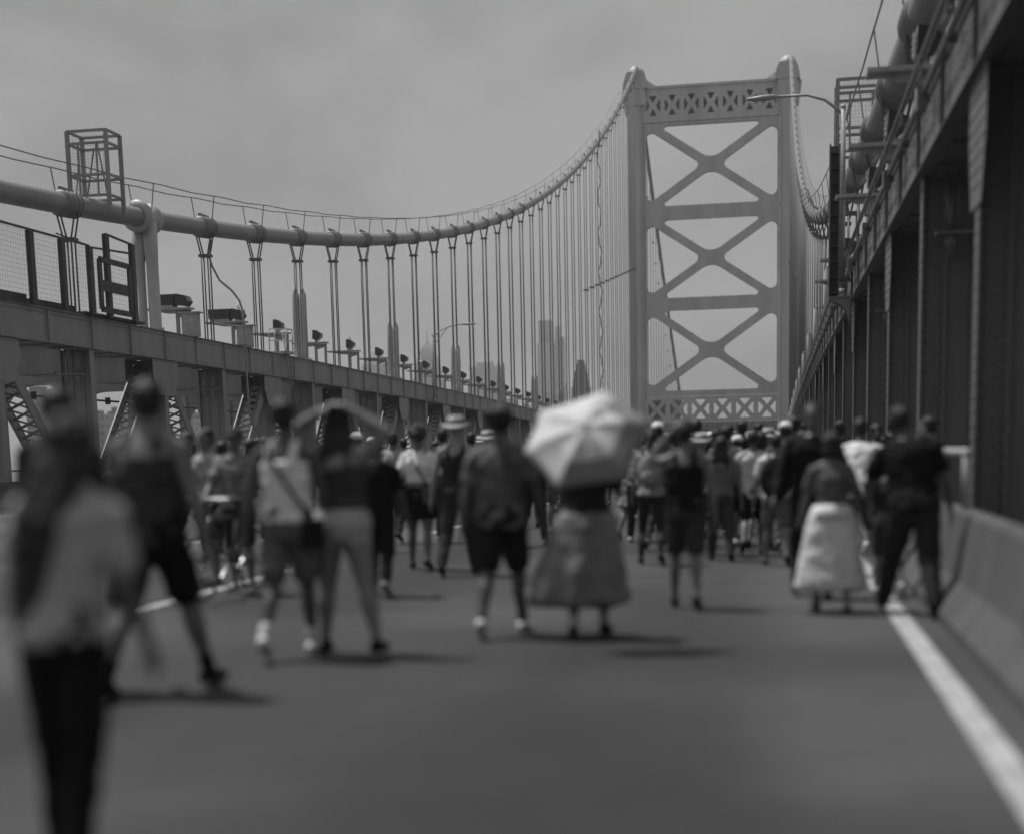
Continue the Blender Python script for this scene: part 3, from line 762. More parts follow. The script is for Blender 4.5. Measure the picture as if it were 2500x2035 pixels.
skyscraper('slender dark tower with a thin mast right of the tallest glass skyscraper', -329, -321, 2210, [(GZ, 163, 0, 0)], [(163, 178, .6, .6)], (178, 206, .8), FG)
skyscraper('narrow speckled tower lower and right of the slender masted tower', -322, -315, 2215, [(GZ, 158, 0, 0)], [(158, 163, .5, .5)], None, FD)
skyscraper('dark stepped skyscraper narrowing to a blunt top, left of the suspension tower', -152.5, -137.5, 1100,
    [(GZ, 36, 0, .3), (36, 44, .6, .9), (44, 50, 1.6, 1.9), (50, 56, 2.6, 3.0), (56, 61, 3.8, 4.2)], [(61, 64.5, 4.6, 5.2)], None, FD)
low = [(-480, -452, 2150, 78, FB), (-408, -398, 2150, 74, FL), (-392, -372, 2100, 66, FB), (-372, -361, 2150, 60, FD), (-565, -545, 2050, 82, FB), (-318, -305, 2140, 92, FD), (-300, -290, 1900, 66, FL), (-277, -262, 1800, 58, FB), (-700, -660, 2200, 70, FB), (-440, -415, 1900, 74, FL)]
LB = ['brick block left of the pyramid-topped tower', 'pale slab right of the pyramid-topped tower', 'low brick block before the tallest skyscraper', 'small dark block at the foot of the tallest skyscraper', 'brick block before the spired skyscraper',
      'dark block under the speckled tower', 'low pale block left of the stepped dark tower', 'low brick block right of the stepped dark tower', 'low wide block at the left end of the skyline', 'low pale block between the sleeved ropes']
for (x0, x1, y, z, mm), lab in zip(low, LB):
    t = thing('office_block', 'hazy ' + lab, 'building', ((x0+x1)/2, y, GZ)); s = MB(); s.box(x0, x1, y, y+22, GZ, z); s.build('wall', mm, t)
    s = MB(); s.box(x0+3, x1-3, y+4, y+16, z+.02, z+3.5); s.build('roof_plant', FD, t)
# riverside buildings seen through the arches of the left truss
nb = [(60, 128, 954, 700, FB, 'grey riverside block seen through the leftmost arch'), (210, 262, 1012, 720, FL, 'pale gridded riverside block seen through the second arch'), (262, 300, 1004, 740, FB, 'riverside block with a roof box right of the pale gridded one'),
      (446, 470, 1006, 900, FB, 'small riverside tower seen through the third arch'), (470, 500, 1022, 900, FL, 'low riverside block beside the small tower in the third arch'), (560, 600, 1000, 800, FB, 'grey riverside block seen through the fourth bay')]
for (a, b, yt, Y, mm, lab) in nb:
    p, q = at_y(a, yt, Y), at_y(b, yt, Y)
    t = thing('riverside_building', lab, 'building', ((p.x+q.x)/2, Y, GZ)); s = MB(); s.box(p.x, q.x, Y, Y+14, GZ, p.z); s.build('wall', mm, t)
    s = MB(); s.box(p.x+1.5, (p.x+q.x)/2, Y+2, Y+9, p.z+.02, p.z+2.2); s.build('roof_plant', FD, t)
g = MB(); x = -1500
while x < 900:
    w_ = random.uniform(18, 60); h = random.uniform(6, 22); y = random.uniform(850, 1500); g.box(x, x+w_, y, y+30, GZ, GZ+h); x += w_*.8
o = g.build('waterfront_buildings', FB); o['kind'] = 'stuff'; o['label'] = 'low hazy waterfront buildings massed along the far bank'; o['category'] = 'buildings'
# ================================================================ people
def Lerp(a, b, t): return Vector(a)*(1-t)+Vector(b)*t
class Fig:
    """joints of one figure in its own frame: x right, y forward, z up; feet on z=0"""
    def __init__(s, sex='m', lean=0, side=0, legs=((22, 8), (-18, 28)), splay=.03, arms=((12, 14, 12), (-12, 14, 8)), elbows=None, wrists=None, turn=0, build=1.0, head=(0, 0), arm=1.0):
        s.armw = arm; s.sex = sex; m_ = sex == 'm'; s.b = build
        s.hw = .085 if m_ else .09; s.sw = (.185 if m_ else .158)*(.6+.4*build)
        s.hip, s.knee, s.ank, s.fp = [], [], [], []
        for i, sx in enumerate((-1, 1)):
            a, k = legs[i]; a, k = R(a), R(k); h = Vector((sx*s.hw, 0, .90)); sp = splay if not isinstance(splay, (tuple, list)) else splay[i]
            kn = h + Vector((sx*sp, .42*math.sin(a), -.42*math.cos(a)))
            an = kn + Vector((sx*sp*.9, .40*math.sin(a-k), -.40*math.cos(a-k)))
            s.hip.append(h); s.knee.append(kn); s.ank.append(an)
            s.fp.append(0 if a-k > R(-22) else (a-k+R(12)))    # a trailing foot points down
        s.toe, s.heel = [], []
        for i, sx in enumerate((-1, 1)):
            f = s.fp[i]; d = Vector((sx*.12, math.cos(f), math.sin(f))).normalized(); dn = Vector((0, math.sin(f), -math.cos(f)))
            s.heel.append(s.ank[i]-d*.05+dn*.055); s.toe.append(s.ank[i]+d*.155+dn*.06)
        low = min(p.z for p in s.heel+s.toe)-.03
        for L_ in (s.hip, s.knee, s.ank, s.toe, s.heel):
            for p in L_: p.z -= low
        s.dz = -low; s.lean, s.side = R(lean), R(side)
        s.pv = Vector((0, 0, .93+s.dz))
        s.turn = R(turn)
        s.neck = s.U((0, 0, 1.475)); s.headc = s.U((head[0], .02+head[1], 1.628))
        s.sho = [s.U((sx*s.sw, 0, 1.378)) for sx in (-1, 1)]
        s.elb, s.wri = [], []
        for i, sx in enumerate((-1, 1)):
            a, ab, bend = arms[i]; a, ab, be = R(a), R(ab), R(bend)
            e_ = s.sho[i]+Vector((sx*math.sin(ab)*.285, math.sin(a)*.285, -math.cos(a)*math.cos(ab)*.285))
            if elbows and elbows[i] is not None: e_ = Vector(elbows[i])+Vector((0, 0, s.dz))
            w_ = e_+Vector((sx*math.sin(ab)*.6*.25*(1 if bend < 40 else -.4), math.sin(a+be)*.25, -math.cos(a+be)*.25*math.cos(ab*.5)))
            if wrists and wrists[i] is not None: w_ = Vector(wrists[i])+Vector((0, 0, s.dz))
            s.elb.append(e_); s.wri.append(w_)
    def U(s, p):                                     # bend upper-body points about the pelvis
        p = Vector(p); p.z += s.dz; q = p-s.pv
        t = max(0, min(1, q.z/.12)); M1 = Matrix.Rotation(-s.lean*t, 3, 'X') @ Matrix.Rotation(s.side*t, 3, 'Y') @ Matrix.Rotation(s.turn*t, 3, 'Z')
        return s.pv + M1 @ q
    def rings(s, z0, z1, inf=0.0, shoulder=True):
        m_ = s.sex == 'm'; b = s.b
        prof = [(.80, .135, .10), (.86, .162, .118), (.93, .168, .122), (1.0, .160, .112), (1.08, .150, .104), (1.16, .150, .104), (1.26, .162, .112), (1.34, .172, .112), (1.40, .150, .094), (1.445, .095, .072), (1.48, .07, .06)] if m_ else \
               [(.80, .14, .105), (.86, .174, .125), (.92, .182, .130), (.99, .164, .115), (1.07, .132, .096), (1.14, .128, .094), (1.24, .146, .112), (1.31, .150, .118), (1.39, .128, .088), (1.44, .08, .066), (1.48, .06, .055)]
        out_ = []
        zs = sorted(set([z0, z1]+[p[0] for p in prof if z0 < p[0] < z1]))
        for z in zs:
            for (a, b_) in zip(prof[:-1], prof[1:]):
                if a[0] <= z <= b_[0]+1e-6: t = (z-a[0])/(b_[0]-a[0]); w_, d_ = a[1]*(1-t)+b_[1]*t, a[2]*(1-t)+b_[2]*t; break
            else: w_, d_ = (prof[0][1], prof[0][2]) if z < prof[0][0] else (prof[-1][1], prof[-1][2])
            w_ = w_*b+inf; d_ = d_*b+inf
            yo = -.012 if z < .95 else (.01 if z > 1.2 else 0)
            out_.append([s.U((w_*math.cos(2*math.pi*k/20), yo+d_*math.sin(2*math.pi*k/20), z)) for k in range(20)])
        return out_
def hand_mesh(s, el, wr, side, curl=.35, far=False, rs=1.0):
    d = (wr-el).normalized(); inward = Vector((-side, 0, 0)); wd = d.cross(inward)
    wd = wd.normalized() if wd.length > .2 else d.orthogonal().normalized()
    nrm = wd.cross(d).normalized()
    if nrm.dot(inward) < 0: nrm = -nrm
    pc = wr+d*.045
    rg = []
    for q, hw, ht in ((-.01, .024, .019), (.02, .034, .017), (.06, .042, .015), (.088, .040, .013)):
        rg.append([wr+d*q+wd*(hw*math.cos(k*math.pi/5))+nrm*(ht*math.sin(k*math.pi/5)) for k in range(10)])
    s.loft(rg)
    rr = .0092*rs
    for i, (off, ln_) in enumerate(((-.031, .062), (-.0105, .074), (.0105, .069), (.031, .052))):
        a = wr+d*.082+wd*off; c1 = curl*(.8+.12*i); b = a+(d*math.cos(c1)+nrm*math.sin(c1)+wd*off*2).normalized()*ln_*.5
        c = b+(d*math.cos(c1*2.2)+nrm*math.sin(c1*2.2)).normalized()*ln_*.5
        s.cone(a, rr, b, rr*.95, 6); s.cone(b, rr*.95, c, rr*.8, 6)
    a = wr+d*.02-wd*.028; b = a+(d*.6-wd*.75+nrm*.25).normalized()*.038; c = b+(d*.9-wd*.2+nrm*.35).normalized()*.032
    s.cone(a, .013*rs, b, .0105*rs, 6); s.cone(b, .0105*rs, c, .009*rs, 6)
def body_mb(F, face=False, curl=.35, rs=1.0):
    s = MB(); b = F.b
    s.loft(F.rings(.80, 1.48))
    for sx, sh in zip((-1, 1), F.sho): s.cone(sh, .052*b, Lerp(sh, F.neck, .55), .055*b, 10)
    s.cone(F.neck-Vector((0, 0, .03)), .056, Lerp(F.neck, F.headc, .75), .050, 10)
    hc = F.headc
    s.ball(hc+Vector((0, .0, .022)), .076, .095, .096, 16); s.ball(hc+Vector((0, .022, -.045)), .058, .066, .072, 12)
    s.ball(hc+Vector((0, .088, -.012)), .012, .018, .022, 8); s.ball(hc+Vector((0, .075, -.082)), .026, .02, .016, 8); s.ball(hc+Vector((0, .084, -.052)), .022, .012, .011, 8)
    for sx in (-1, 1): s.ball(hc+Vector((sx*.078, -.004, -.008)), .010, .018, .031, 8)
    for i, sx in enumerate((-1, 1)):
        h, k, a = F.hip[i], F.knee[i], F.ank[i]; f = 1.0 if F.sex == 'm' else 1.06
        s.cone(h, .086*b*f, Lerp(h, k, .45), .074*b*f, 14); s.cone(Lerp(h, k, .45), .074*b*f, k, .052*b, 14)
        cm = Lerp(k, a, .32)-Vector((0, .012, 0)); s.cone(k, .050*b, cm, .053*b, 12); s.cone(cm, .053*b, Lerp(k, a, .8), .034*b, 12); s.cone(Lerp(k, a, .8), .034*b, a, .033, 12)
        s.cone(F.heel[i]+Vector((0, 0, .012)), .030, F.toe[i]+Vector((0, 0, .004)), .024, 10); s.cone(a, .033, Lerp(F.heel[i], F.toe[i], .6), .03, 10)
        e_, w_, sh = F.elb[i], F.wri[i], F.sho[i]; g_ = (b if F.sex == 'm' else b*.86)*F.armw
        s.cone(sh, .052*g_, Lerp(sh, e_, .5), .045*g_, 12); s.cone(Lerp(sh, e_, .5), .045*g_, e_, .037*g_, 12)
        s.cone(e_, .037*g_, Lerp(e_, w_, .3), .039*g_, 12); s.cone(Lerp(e_, w_, .3), .039*g_, w_, .024*g_, 12)
        hand_mesh(s, e_, w_, sx, curl, rs=rs)
    return s
_tx = {}
def drape(o, amt, size):                              # folds and creases
    k = round(size, 3)
    if k not in _tx:
        _tx[k] = bpy.data.textures.new('folds', 'CLOUDS'); _tx[k].noise_scale = size; _tx[k].noise_depth = 2
    d = o.modifiers.new('folds', 'DISPLACE'); d.texture = _tx[k]; d.texture_coords = 'GLOBAL'; d.strength = amt; d.mid_level = .42
def remesh(o, vox, it=3, f=.5):
    r = o.modifiers.new('union', 'REMESH'); r.mode = 'VOXEL'; r.voxel_size = vox; r.use_smooth_shade = True
    if it: q = o.modifiers.new('smooth', 'SMOOTH'); q.iterations = it; q.factor = f
def limb(s, a, b, t0, t1, r0, r1, n=12): s.cone(Lerp(a, b, t0), r0, Lerp(a, b, t1), r1, n)
def person(label, x, y, h=1.75, rz=0, F=None, sk=.16, top=None, bottom=None, shoes=.03, hair='short', hm=None, vox=.011, group=None, face=False, strap=None, sock=None, curl=.35, z=None):
    t = thing('person', label, 'person', (x, y, zc(y) if z is None else z), group, R(rz)); sc = h/1.75; t.scale = (sc, sc, sc)
    b = F.b; rs = 1.0 if vox < .014 else 1.25
    o = body_mb(F, face, curl, rs).build('body', skin(sk), t, base=(0, 0, 0)); remesh(o, vox, 2 if vox > .012 else 3, .4)
    kv = max(vox, .013)
    if top:
        kind, g = top[0], top[1]; mt = g if not isinstance(g, float) else cloth(g); s = MB(); hem = top[2] if len(top) > 2 else .90; fl = .016
        if kind in ('tee', 'long', 'short'):
            s.loft(F.rings(hem, 1.455, fl)); n_ = .6 if kind != 'long' else 1
            for i in (0, 1):
                limb(s, F.sho[i], F.elb[i], 0, n_, .064*b, .062*b)
                s.cone(F.sho[i], .062*b, Lerp(F.sho[i], F.neck, .6), .052*b)
                if kind == 'long': limb(s, F.elb[i], F.wri[i], 0, .88, .055*b, .040*b)
        elif kind == 'tank':
            s.loft(F.rings(hem, 1.33, fl)); s.loft([[Lerp(p, F.U((0, 0, 1.36)), .25) for p in r] for r in F.rings(1.32, 1.40, fl)])
            for sx in (-1, 1):
                s.cone(F.U((sx*.085, -.075, 1.36)), .03, F.U((sx*.085, -.03, 1.455)), .026, 8); s.cone(F.U((sx*.085, -.03, 1.455)), .026, F.U((sx*.08, .08, 1.36)), .028, 8)
        elif kind == 'halter':
            s.loft(F.rings(hem, 1.28, fl*.7))
            for sx in (-1, 1): s.cone(F.U((sx*.07, .08, 1.28)), .02, F.U((sx*.03, 0, 1.47)), .014, 8)
        o = s.build({'tee': 't_shirt', 'long': 'long_sleeved_shirt', 'short': 'shirt', 'tank': 'tank_top', 'halter': 'halter_top'}[kind], mt, t, base=(0, 0, 0)); remesh(o, kv, 3); drape(o, .035, .09)
    if bottom:
        kind, g = bottom[0], bottom[1]; mt = g if not isinstance(g, float) else cloth(g); s = MB()
        if kind in ('shorts', 'pants', 'tight', 'leggings'):
            fl = .018 if kind in ('shorts', 'pants') else .007
            s.loft(F.rings(.80, 1.04 if kind != 'tight' else 1.03, fl*.8)); e1 = dict(shorts=.78, pants=1, tight=.28, leggings=1)[kind]
            for i in (0, 1):
                rr = .086*b*(1.0 if F.sex == 'm' else 1.07)
                limb(s, F.hip[i], F.knee[i], 0, e1, rr+fl, (.086*(1-e1)+.054*e1)*b+fl*1.6)
                if kind == 'pants': limb(s, F.knee[i], F.ank[i], 0, .95, .072*b, .056*b)
                if kind == 'leggings': limb(s, F.knee[i], Lerp(F.knee[i], F.ank[i], .3), 0, 1, .058*b, .060*b); limb(s, Lerp(F.knee[i], F.ank[i], .3), F.ank[i], 0, .9, .06*b, .038*b)
            o = s.build({'shorts': 'shorts', 'pants': 'trousers', 'tight': 'shorts', 'leggings': 'leggings'}[kind], mt, t, base=(0, 0, 0)); remesh(o, kv, 3)
            if kind in ('shorts', 'pants'): drape(o, .028, .08)
        else:
            zb_, wid, dep = (bottom[2], bottom[3], bottom[4]); rg = []; nf = 40; pl = bottom[5] if len(bottom) > 5 else .04
            sh_ = bottom[6] if len(bottom) > 6 else (0, 0)
            for j in range(9):
                q = j/8; zz = 1.04*(1-q)+zb_*q; c = (F.sex == 'm' and .165 or .15)*b+.012; ease = q**.8 if q > 0 else 0
                w_ = c+(wid-c)*ease + (.03*math.sin(min(1, q*3)*math.pi) if q < .34 else 0); d_ = .11*b+(dep-.11*b)*ease
                rg.append([Vector((sh_[0]*q + (w_*(1+pl*q*math.sin(k*2*math.pi/nf*9+1.3*math.sin(k*.9))))*math.cos(2*math.pi*k/nf), sh_[1]*q+(d_*(1+pl*q*math.cos(k*2*math.pi/nf*8)))*math.sin(2*math.pi*k/nf)-.01, zz+F.dz+(.02*q*math.sin(k*.8) if q > .9 else 0))) for k in range(nf)])
            s.loft(rg); o = s.build('skirt', mt, t, base=(0, 0, 0)); q = o.modifiers.new('round', 'SUBSURF'); q.levels = q.render_levels = 2; drape(o, .04, .12)
            if bottom[0] == 'skirt_band':
                s = MB(); s.loft(F.rings(.93, 1.05, .030)); s.build('waistband', cloth(.8, .06), t, base=(0, 0, 0))
    if shoes is not None:
        for i in (0, 1):
            s = MB(); hl, to = F.heel[i], F.toe[i]; d = (to-hl).normalized()
            s.cone(hl+Vector((0, 0, .014)), .040, Lerp(hl, to, .55)+Vector((0, 0, .012)), .042, 12); s.cone(Lerp(hl, to, .55)+Vector((0, 0, .012)), .042, to+d*.015+Vector((0, 0, .004)), .031, 12)
            s.cone(hl+Vector((0, 0, .02))+d*.01, .040, F.ank[i]+Vector((0, 0, -.01)), .043, 12)
            remesh(s.build('shoe', cloth(shoes, .08), t, base=(0, 0, 0)), .012, 2)
        if sock:
            for i in (0, 1): s = MB(); limb(s, F.ank[i], F.knee[i], .02, .22, .042, .044); s.build('sock', cloth(sock, .05), t, base=(0, 0, 0))
    hc = F.headc; hmat = hm or M['hair']
    if hair:
        s = MB(); U_ = lambda a: hc+Vector(a)
        if hair in ('short', 'cap', 'bald_cap'):
            s.ball(U_((0, -.018, .045)), .083, .094, .086, 18); s.ball(U_((0, -.035, .0)), .078, .072, .075, 14)
        elif hair == 'afro':
            random.seed(int(x*100)+7)
            s.ball(U_((0, -.02, .055)), .112, .115, .105, 18)
            for q in range(26):
                a, c_ = random.uniform(0, 6.28), random.uniform(-.3, 1); rr = math.sqrt(1-c_*c_); s.ball(U_((rr*math.cos(a)*.10, -.03+rr*math.sin(a)*.095-.01, .055+c_*.09)), random.uniform(.025, .04), n=8)
        elif hair in ('long', 'verylong'):
            s.ball(U_((0, -.018, .042)), .088, .098, .092, 18); L_ = .42 if hair == 'long' else .58
            for sx in (-.06, -.02, .02, .06):
                s.cone(U_((sx, -.05, .0)), .045, U_((sx*1.4, -.085, -.2)), .044, 10); s.cone(U_((sx*1.4, -.085, -.2)), .044, U_((sx*.9+.0, -.10, -L_)), .022, 10)
        elif hair == 'bun':
            s.ball(U_((0, -.018, .04)), .085, .096, .088, 18); s.ball(U_((0, -.05, .14)), .05, .05, .045, 12)
        elif hair == 'bob':
            s.ball(U_((0, -.018, .04)), .093, .10, .095, 18); s.ball(U_((0, -.04, -.05)), .10, .075, .08, 14)
        elif hair == 'braid':
            s.ball(U_((0, -.02, .035)), .098, .105, .10, 18); s.ball(U_((0, -.06, -.03)), .085, .06, .08, 14)
            for sx in (-.05, 0, .05):
                s.cone(U_((sx, -.08, -.05)), .055, U_((sx-.08, -.14, -.28)), .06, 10); s.cone(U_((sx-.08, -.14, -.28)), .06, U_((sx*.6-.13, -.15, -.66)), .04, 10)
        elif hair == 'ponytail':
            s.ball(U_((0, -.018, .04)), .084, .095, .087, 18); s.cone(U_((0, -.11, .06)), .03, U_((0, -.15, -.06)), .035, 10); s.cone(U_((0, -.15, -.06)), .035, U_((0, -.13, -.24)), .012, 10)
        o = s.build('hair', hmat, t, base=(0, 0, 0)); remesh(o, .011 if vox < .014 else .016, 1); drape(o, .03, .035)
    if hair == 'cap' or (isinstance(strap, dict) and strap.get('hat') == 'cap'):
        g = (strap or {}).get('hatg', .5); s = MB(); s.ball(hc+Vector((0, -.01, .06)), .092, .102, .078, 18); s.ball(hc+Vector((0, .10, .045)), .07, .085, .012, 14); remesh(s.build('cap', cloth(g, .06), t, base=(0, 0, 0)), .01, 2)
    if hair == 'hat' or (isinstance(strap, dict) and strap.get('hat') == 'straw'):
        s = MB(); c = hc+Vector((0, -.012, .055)); rg = []
        for r_, z_ in ((.165, -.012), (.168, -.006), (.15, -.004), (.105, .006), (.098, .02), (.088, .085), (.07, .10), (.03, .088), (.004, .085)):
            rg.append([c+Vector((r_*math.cos(k*math.pi/14)*(1), r_*1.12*math.sin(k*math.pi/14), z_+(.02*math.cos(2*k*math.pi/14) if r_ > .12 else 0))) for k in range(28)])
        s.loft(rg); hat = s.build('straw_hat', M['straw'], t, base=(0, 0, 0))
        s = MB(); rg = []
        for r_, z_ in ((.1075, .004), (.1065, .02), (.100, .045), (.05, .046)):
            rg.append([c+Vector((r_*math.cos(k*math.pi/14), r_*1.12*math.sin(k*math.pi/14), z_)) for k in range(28)])
        s.loft(rg); s.build('hat_band', cloth(.03), hat, base=(0, 0, 0))
    if face:
        for sx in (-1, 1):
            s = MB(); s.ball(hc+Vector((sx*.030, .080, .010)), .017 if face == 'glasses' else .012, .012, .014 if face == 'glasses' else .009, 10)
            s.build('eye' if face != 'glasses' else 'lens', M['eye'], t, base=(0, 0, 0))
        s = MB(); s.ball(hc+Vector((0, .092, -.054)), .022, .008, .006, 8); s.build('mouth', M['lip'], t, base=(0, 0, 0))
    return t
def band(name, label, cat, pts, w_, th, m, extra=None):     # a strap lying over the clothes, plus an optional bag body
    s = MB()
    for a, b in zip(pts[:-1], pts[1:]): s.cone(a, w_, b, w_, 8)
    if extra: s2 = extra
    t = thing(name, label, cat, tuple(pts[-1])); o = s.build('strap', m, t); remesh(o, .012, 2)
    if extra: s = MB(); extra(s, Vector(pts[-1])); s.build('pouch', m, t)
    return t
def wpt(p, x, y, h, rz, zz=0):                                 # local figure coordinates to world
    v = Matrix.Rotation(R(rz), 3, 'Z') @ (Vector(p)*(h/1.75)); return Vector((x+v.x, y+v.y, zc(y)+zz+v.z))
def place(px, ytop, Y, F, py=1100):
    p = at_y(px, ytop, Y); return p.x, Y, 1.75*(p.z-zc(Y))/(F.headc.z+.14)
def P_(label, px, ytop, Y, F, **kw):
    x, y, h = place(px, ytop, Y, F); h = kw.pop('h', h); h = max(1.0, min(1.98, h))
    return person(label, x, y, h, F=F, **kw), x, y, h
BLK, DK = .012, .028
pattern1 = printed(.12, .55, 9); camo = printed(.04, .20, 8); floral = printed(.08, .3, 12)
# --- nearest figures, left
F = Fig('m', lean=4, side=4, legs=((5, 6), (-7, 8)), splay=.008, arms=((-4, 10, 16), (4, 8, 20)), build=1.03)
P_('woman with a long dark braid and white top, nearest to the camera at left', 118, 1003, 4.6, F, sk=.10, top=('tee', .40, .88), bottom=('pants', BLK), hair='braid', shoes=.02, rz=-6)
F = Fig('m', legs=((18, 6), (-16, 22)), arms=((10, 12, 18), (-12, 12, 10)), build=1.0)
P_('man in a black t-shirt half hidden behind the woman with the braid', 133, 940, 8.3, F, sk=.10, top=('tee', DK), bottom=('pants', .02), hair='short', shoes=.05, rz=4)
F = Fig('m', lean=2, legs=((-22, 10), (22, 6)), splay=(.03, .05), arms=((14, 12, 22), (-6, 17, 12)), build=1.14, turn=-6)
P_('man in a dark tank top and black shorts striding at the left, dark boots', 348, 922, 8.2, F, sk=.16, top=('tank', .05, .86), bottom=('shorts', BLK), hair='short', shoes=BLK, sock=.02)
# --- couple
F = Fig('m', legs=((-14, 22), (12, 6)), splay=(.0, .01), arms=((-8, 15, 8), (10, 12, 14)), build=1.0)
_, x, y, h = P_('man in a white tank top with a dark crossbody strap, grey shorts', 688, 968, 9.7, F, sk=.08, top=('tank', .9, .93), bottom=('shorts', .14), hair='short', shoes=.7, sock=.6)
q = lambda *a: wpt(F.U(a), x, y, h, 0)
def pouch1(s, c): s.loft([[c+Vector((.09*math.cos(k*math.pi/6), -.02+.045*math.sin(k*math.pi/6), dz)) for k in range(12)] for dz in (-.02, -.05, -.19, -.22)])
band('crossbody_bag', 'dark crossbody bag slung across the back of the white tank top', 'bag', [q(-.10, -.03, 1.47), q(-.07, -.125, 1.38), q(.03, -.142, 1.22), q(.14, -.12, 1.06), q(.20, -.06, .97)], .017, .01, cloth(.02), pouch1)
F = Fig('f', lean=4, legs=((4, 4), (-10, 4)), splay=(.04, .10), arms=((0, 60, 60), (0, 60, 60)), elbows=((-.30, .03, 1.60), (.35, .0, 1.55)), wrists=((-.11, -.01, 1.715), (.13, -.02, 1.705)), build=1.24, head=(-.015, .0), turn=-8, arm=1.3)
P_('woman with both arms raised over her long black hair, grey shorts', 822, 985, 9.9, F, sk=.21, top=('tank', .06, 1.03), bottom=('tight', .42), hair='long', shoes=.015)
# --- middle
F = Fig('m', legs=((-12, 20), (14, 6)), splay=.02, arms=((-10, 14, 10), (8, 16, 16)), build=1.16)
P_('stocky man in a dark patterned shirt with bushy hair, left of the umbrella', 1218, 992, 10.9, F, sk=.10, top=('tee', camo, .84), bottom=('shorts', .022), hair='afro', shoes=.6, hm=M['hair'], sock=.1)
F = Fig('f', legs=((-6, 10), (10, 4)), splay=.01, arms=((8, 12, 10), (20, 18, 80)), wrists=(None, (.12, .22, 1.30)), build=1.12)
_, xu, yu, hu = P_('woman hidden behind the umbrella above a full grey skirt', 1432, 1040, 10.8, F, h=1.66, sk=.15, top=('tee', .03, .98), bottom=('skirt', printed(.13, .30, 3), .24, .43, .30, .12, (-.10, 0)), hair='long', shoes=BLK, sock=.5)
hand = wpt(F.wri[1], xu, yu, hu, 0)
# umbrella: hexagonal canopy tipped back towards the camera
ax = Vector((.0, -.80, .60)).normalized(); ux = Vector((1, 0, .02)); ux = (ux-ax*ux.dot(ax)).normalized(); uy = ax.cross(ux)
cc = at_y(1436, 1075, 10.25); Ru, Hu = .445, .16
t = thing('umbrella', 'white hexagonal umbrella with a grey border on its right panels, tipped back over the crowd', 'umbrella', tuple(cc))
phis = [R(a) for a in (78, 143, 190, 245, 308, 378)]
apex = cc + ax*Hu; rimp = lambda a, r=1.0: cc + (ux*math.cos(a)+uy*math.sin(a))*Ru*r
sizes = [1.0, 1.02, 1.04, 1.04, 1.02, 1.05]
s = MB(); NR, NA = 10, 8; corners = [rimp(a, k) for a, k in zip(phis, sizes)]
for i in range(6):
    A, B = corners[i], corners[(i+1) % 6]; vs = []; fs = []; mi = []
    for j in range(NR+1):
        q_ = j/NR
        for k in range(NA+1):
            u_ = k/NA; p = Lerp(A, B, u_); sagr = .03*math.sin(math.pi*u_)*q_**2            # hem curves inwards between ribs
            p = Lerp(p, cc, sagr); base = Lerp(cc, p, q_); hgt = Hu*(1-q_**2.1) - .018*math.sin(math.pi*u_)*math.sin(math.pi*q_)
            vs.append(base+ax*hgt)
    for j in range(NR):
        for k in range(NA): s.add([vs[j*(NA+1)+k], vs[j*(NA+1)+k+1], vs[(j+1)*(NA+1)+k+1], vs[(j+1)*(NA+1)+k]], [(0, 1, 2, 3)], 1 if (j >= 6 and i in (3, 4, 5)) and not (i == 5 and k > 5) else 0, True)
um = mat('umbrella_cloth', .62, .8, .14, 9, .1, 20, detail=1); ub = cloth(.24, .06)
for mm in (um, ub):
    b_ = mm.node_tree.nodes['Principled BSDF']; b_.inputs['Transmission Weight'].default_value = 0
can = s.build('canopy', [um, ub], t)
bm_ = __import__('bmesh').new(); bm_.from_mesh(can.data); __import__('bmesh').ops.remove_doubles(bm_, verts=bm_.verts, dist=.0004); bm_.to_mesh(can.data); bm_.free()
sd = can.modifiers.new('thickness', 'SOLIDIFY'); sd.thickness = .003; sd.offset = 0
for cpt in corners:
    s = MB(); s.tube([apex-ax*.01, Lerp(apex, cpt, .5)+ax*.035, cpt-ax*.008], .004, 5); s.build('rib', M['chrome'], t)
s = MB(); s.tube([apex+ax*.05, apex-ax*.06, Vector(hand)+Vector((0, 0, .08)), Vector(hand)-Vector((0, 0, .04))], [.006, .007, .007, .007], 8); s.build('shaft', M['chrome'], t)
s = MB(); s.tube([Vector(hand)+Vector((0, .0, .07)), Vector(hand)-Vector((0, 0, .07))], [.014, .016], 10); s.build('handle', M['rubber'], t)
# white tote bag low at her left
bx = at_y(1308, 1452, 10.7); t = thing('tote_bag', 'small white tote bag hanging low beside the grey skirt', 'bag', (bx.x, bx.y, bx.z-.1)); s = MB()
s.loft([[bx+Vector((.085*w_*math.cos(k*math.pi/8), .035*math.sin(k*math.pi/8), dz)) for k in range(16)] for dz, w_ in ((-.07, .6), (-.06, .95), (.04, 1), (.06, .9))]); s.build('bag_body', cloth(.8, .05), t)
lh = wpt(F.wri[0], xu, yu, hu, 0)
s = MB(); s.tube([bx+Vector((-.06, 0, .05)), Vector(lh)+Vector((0, 0, -.05))], .005, 5); s.tube([bx+Vector((.06, 0, .05)), Vector(lh)+Vector((0.01, 0, -.05))], .005, 5); s.build('strap', cloth(.7, .05), t)
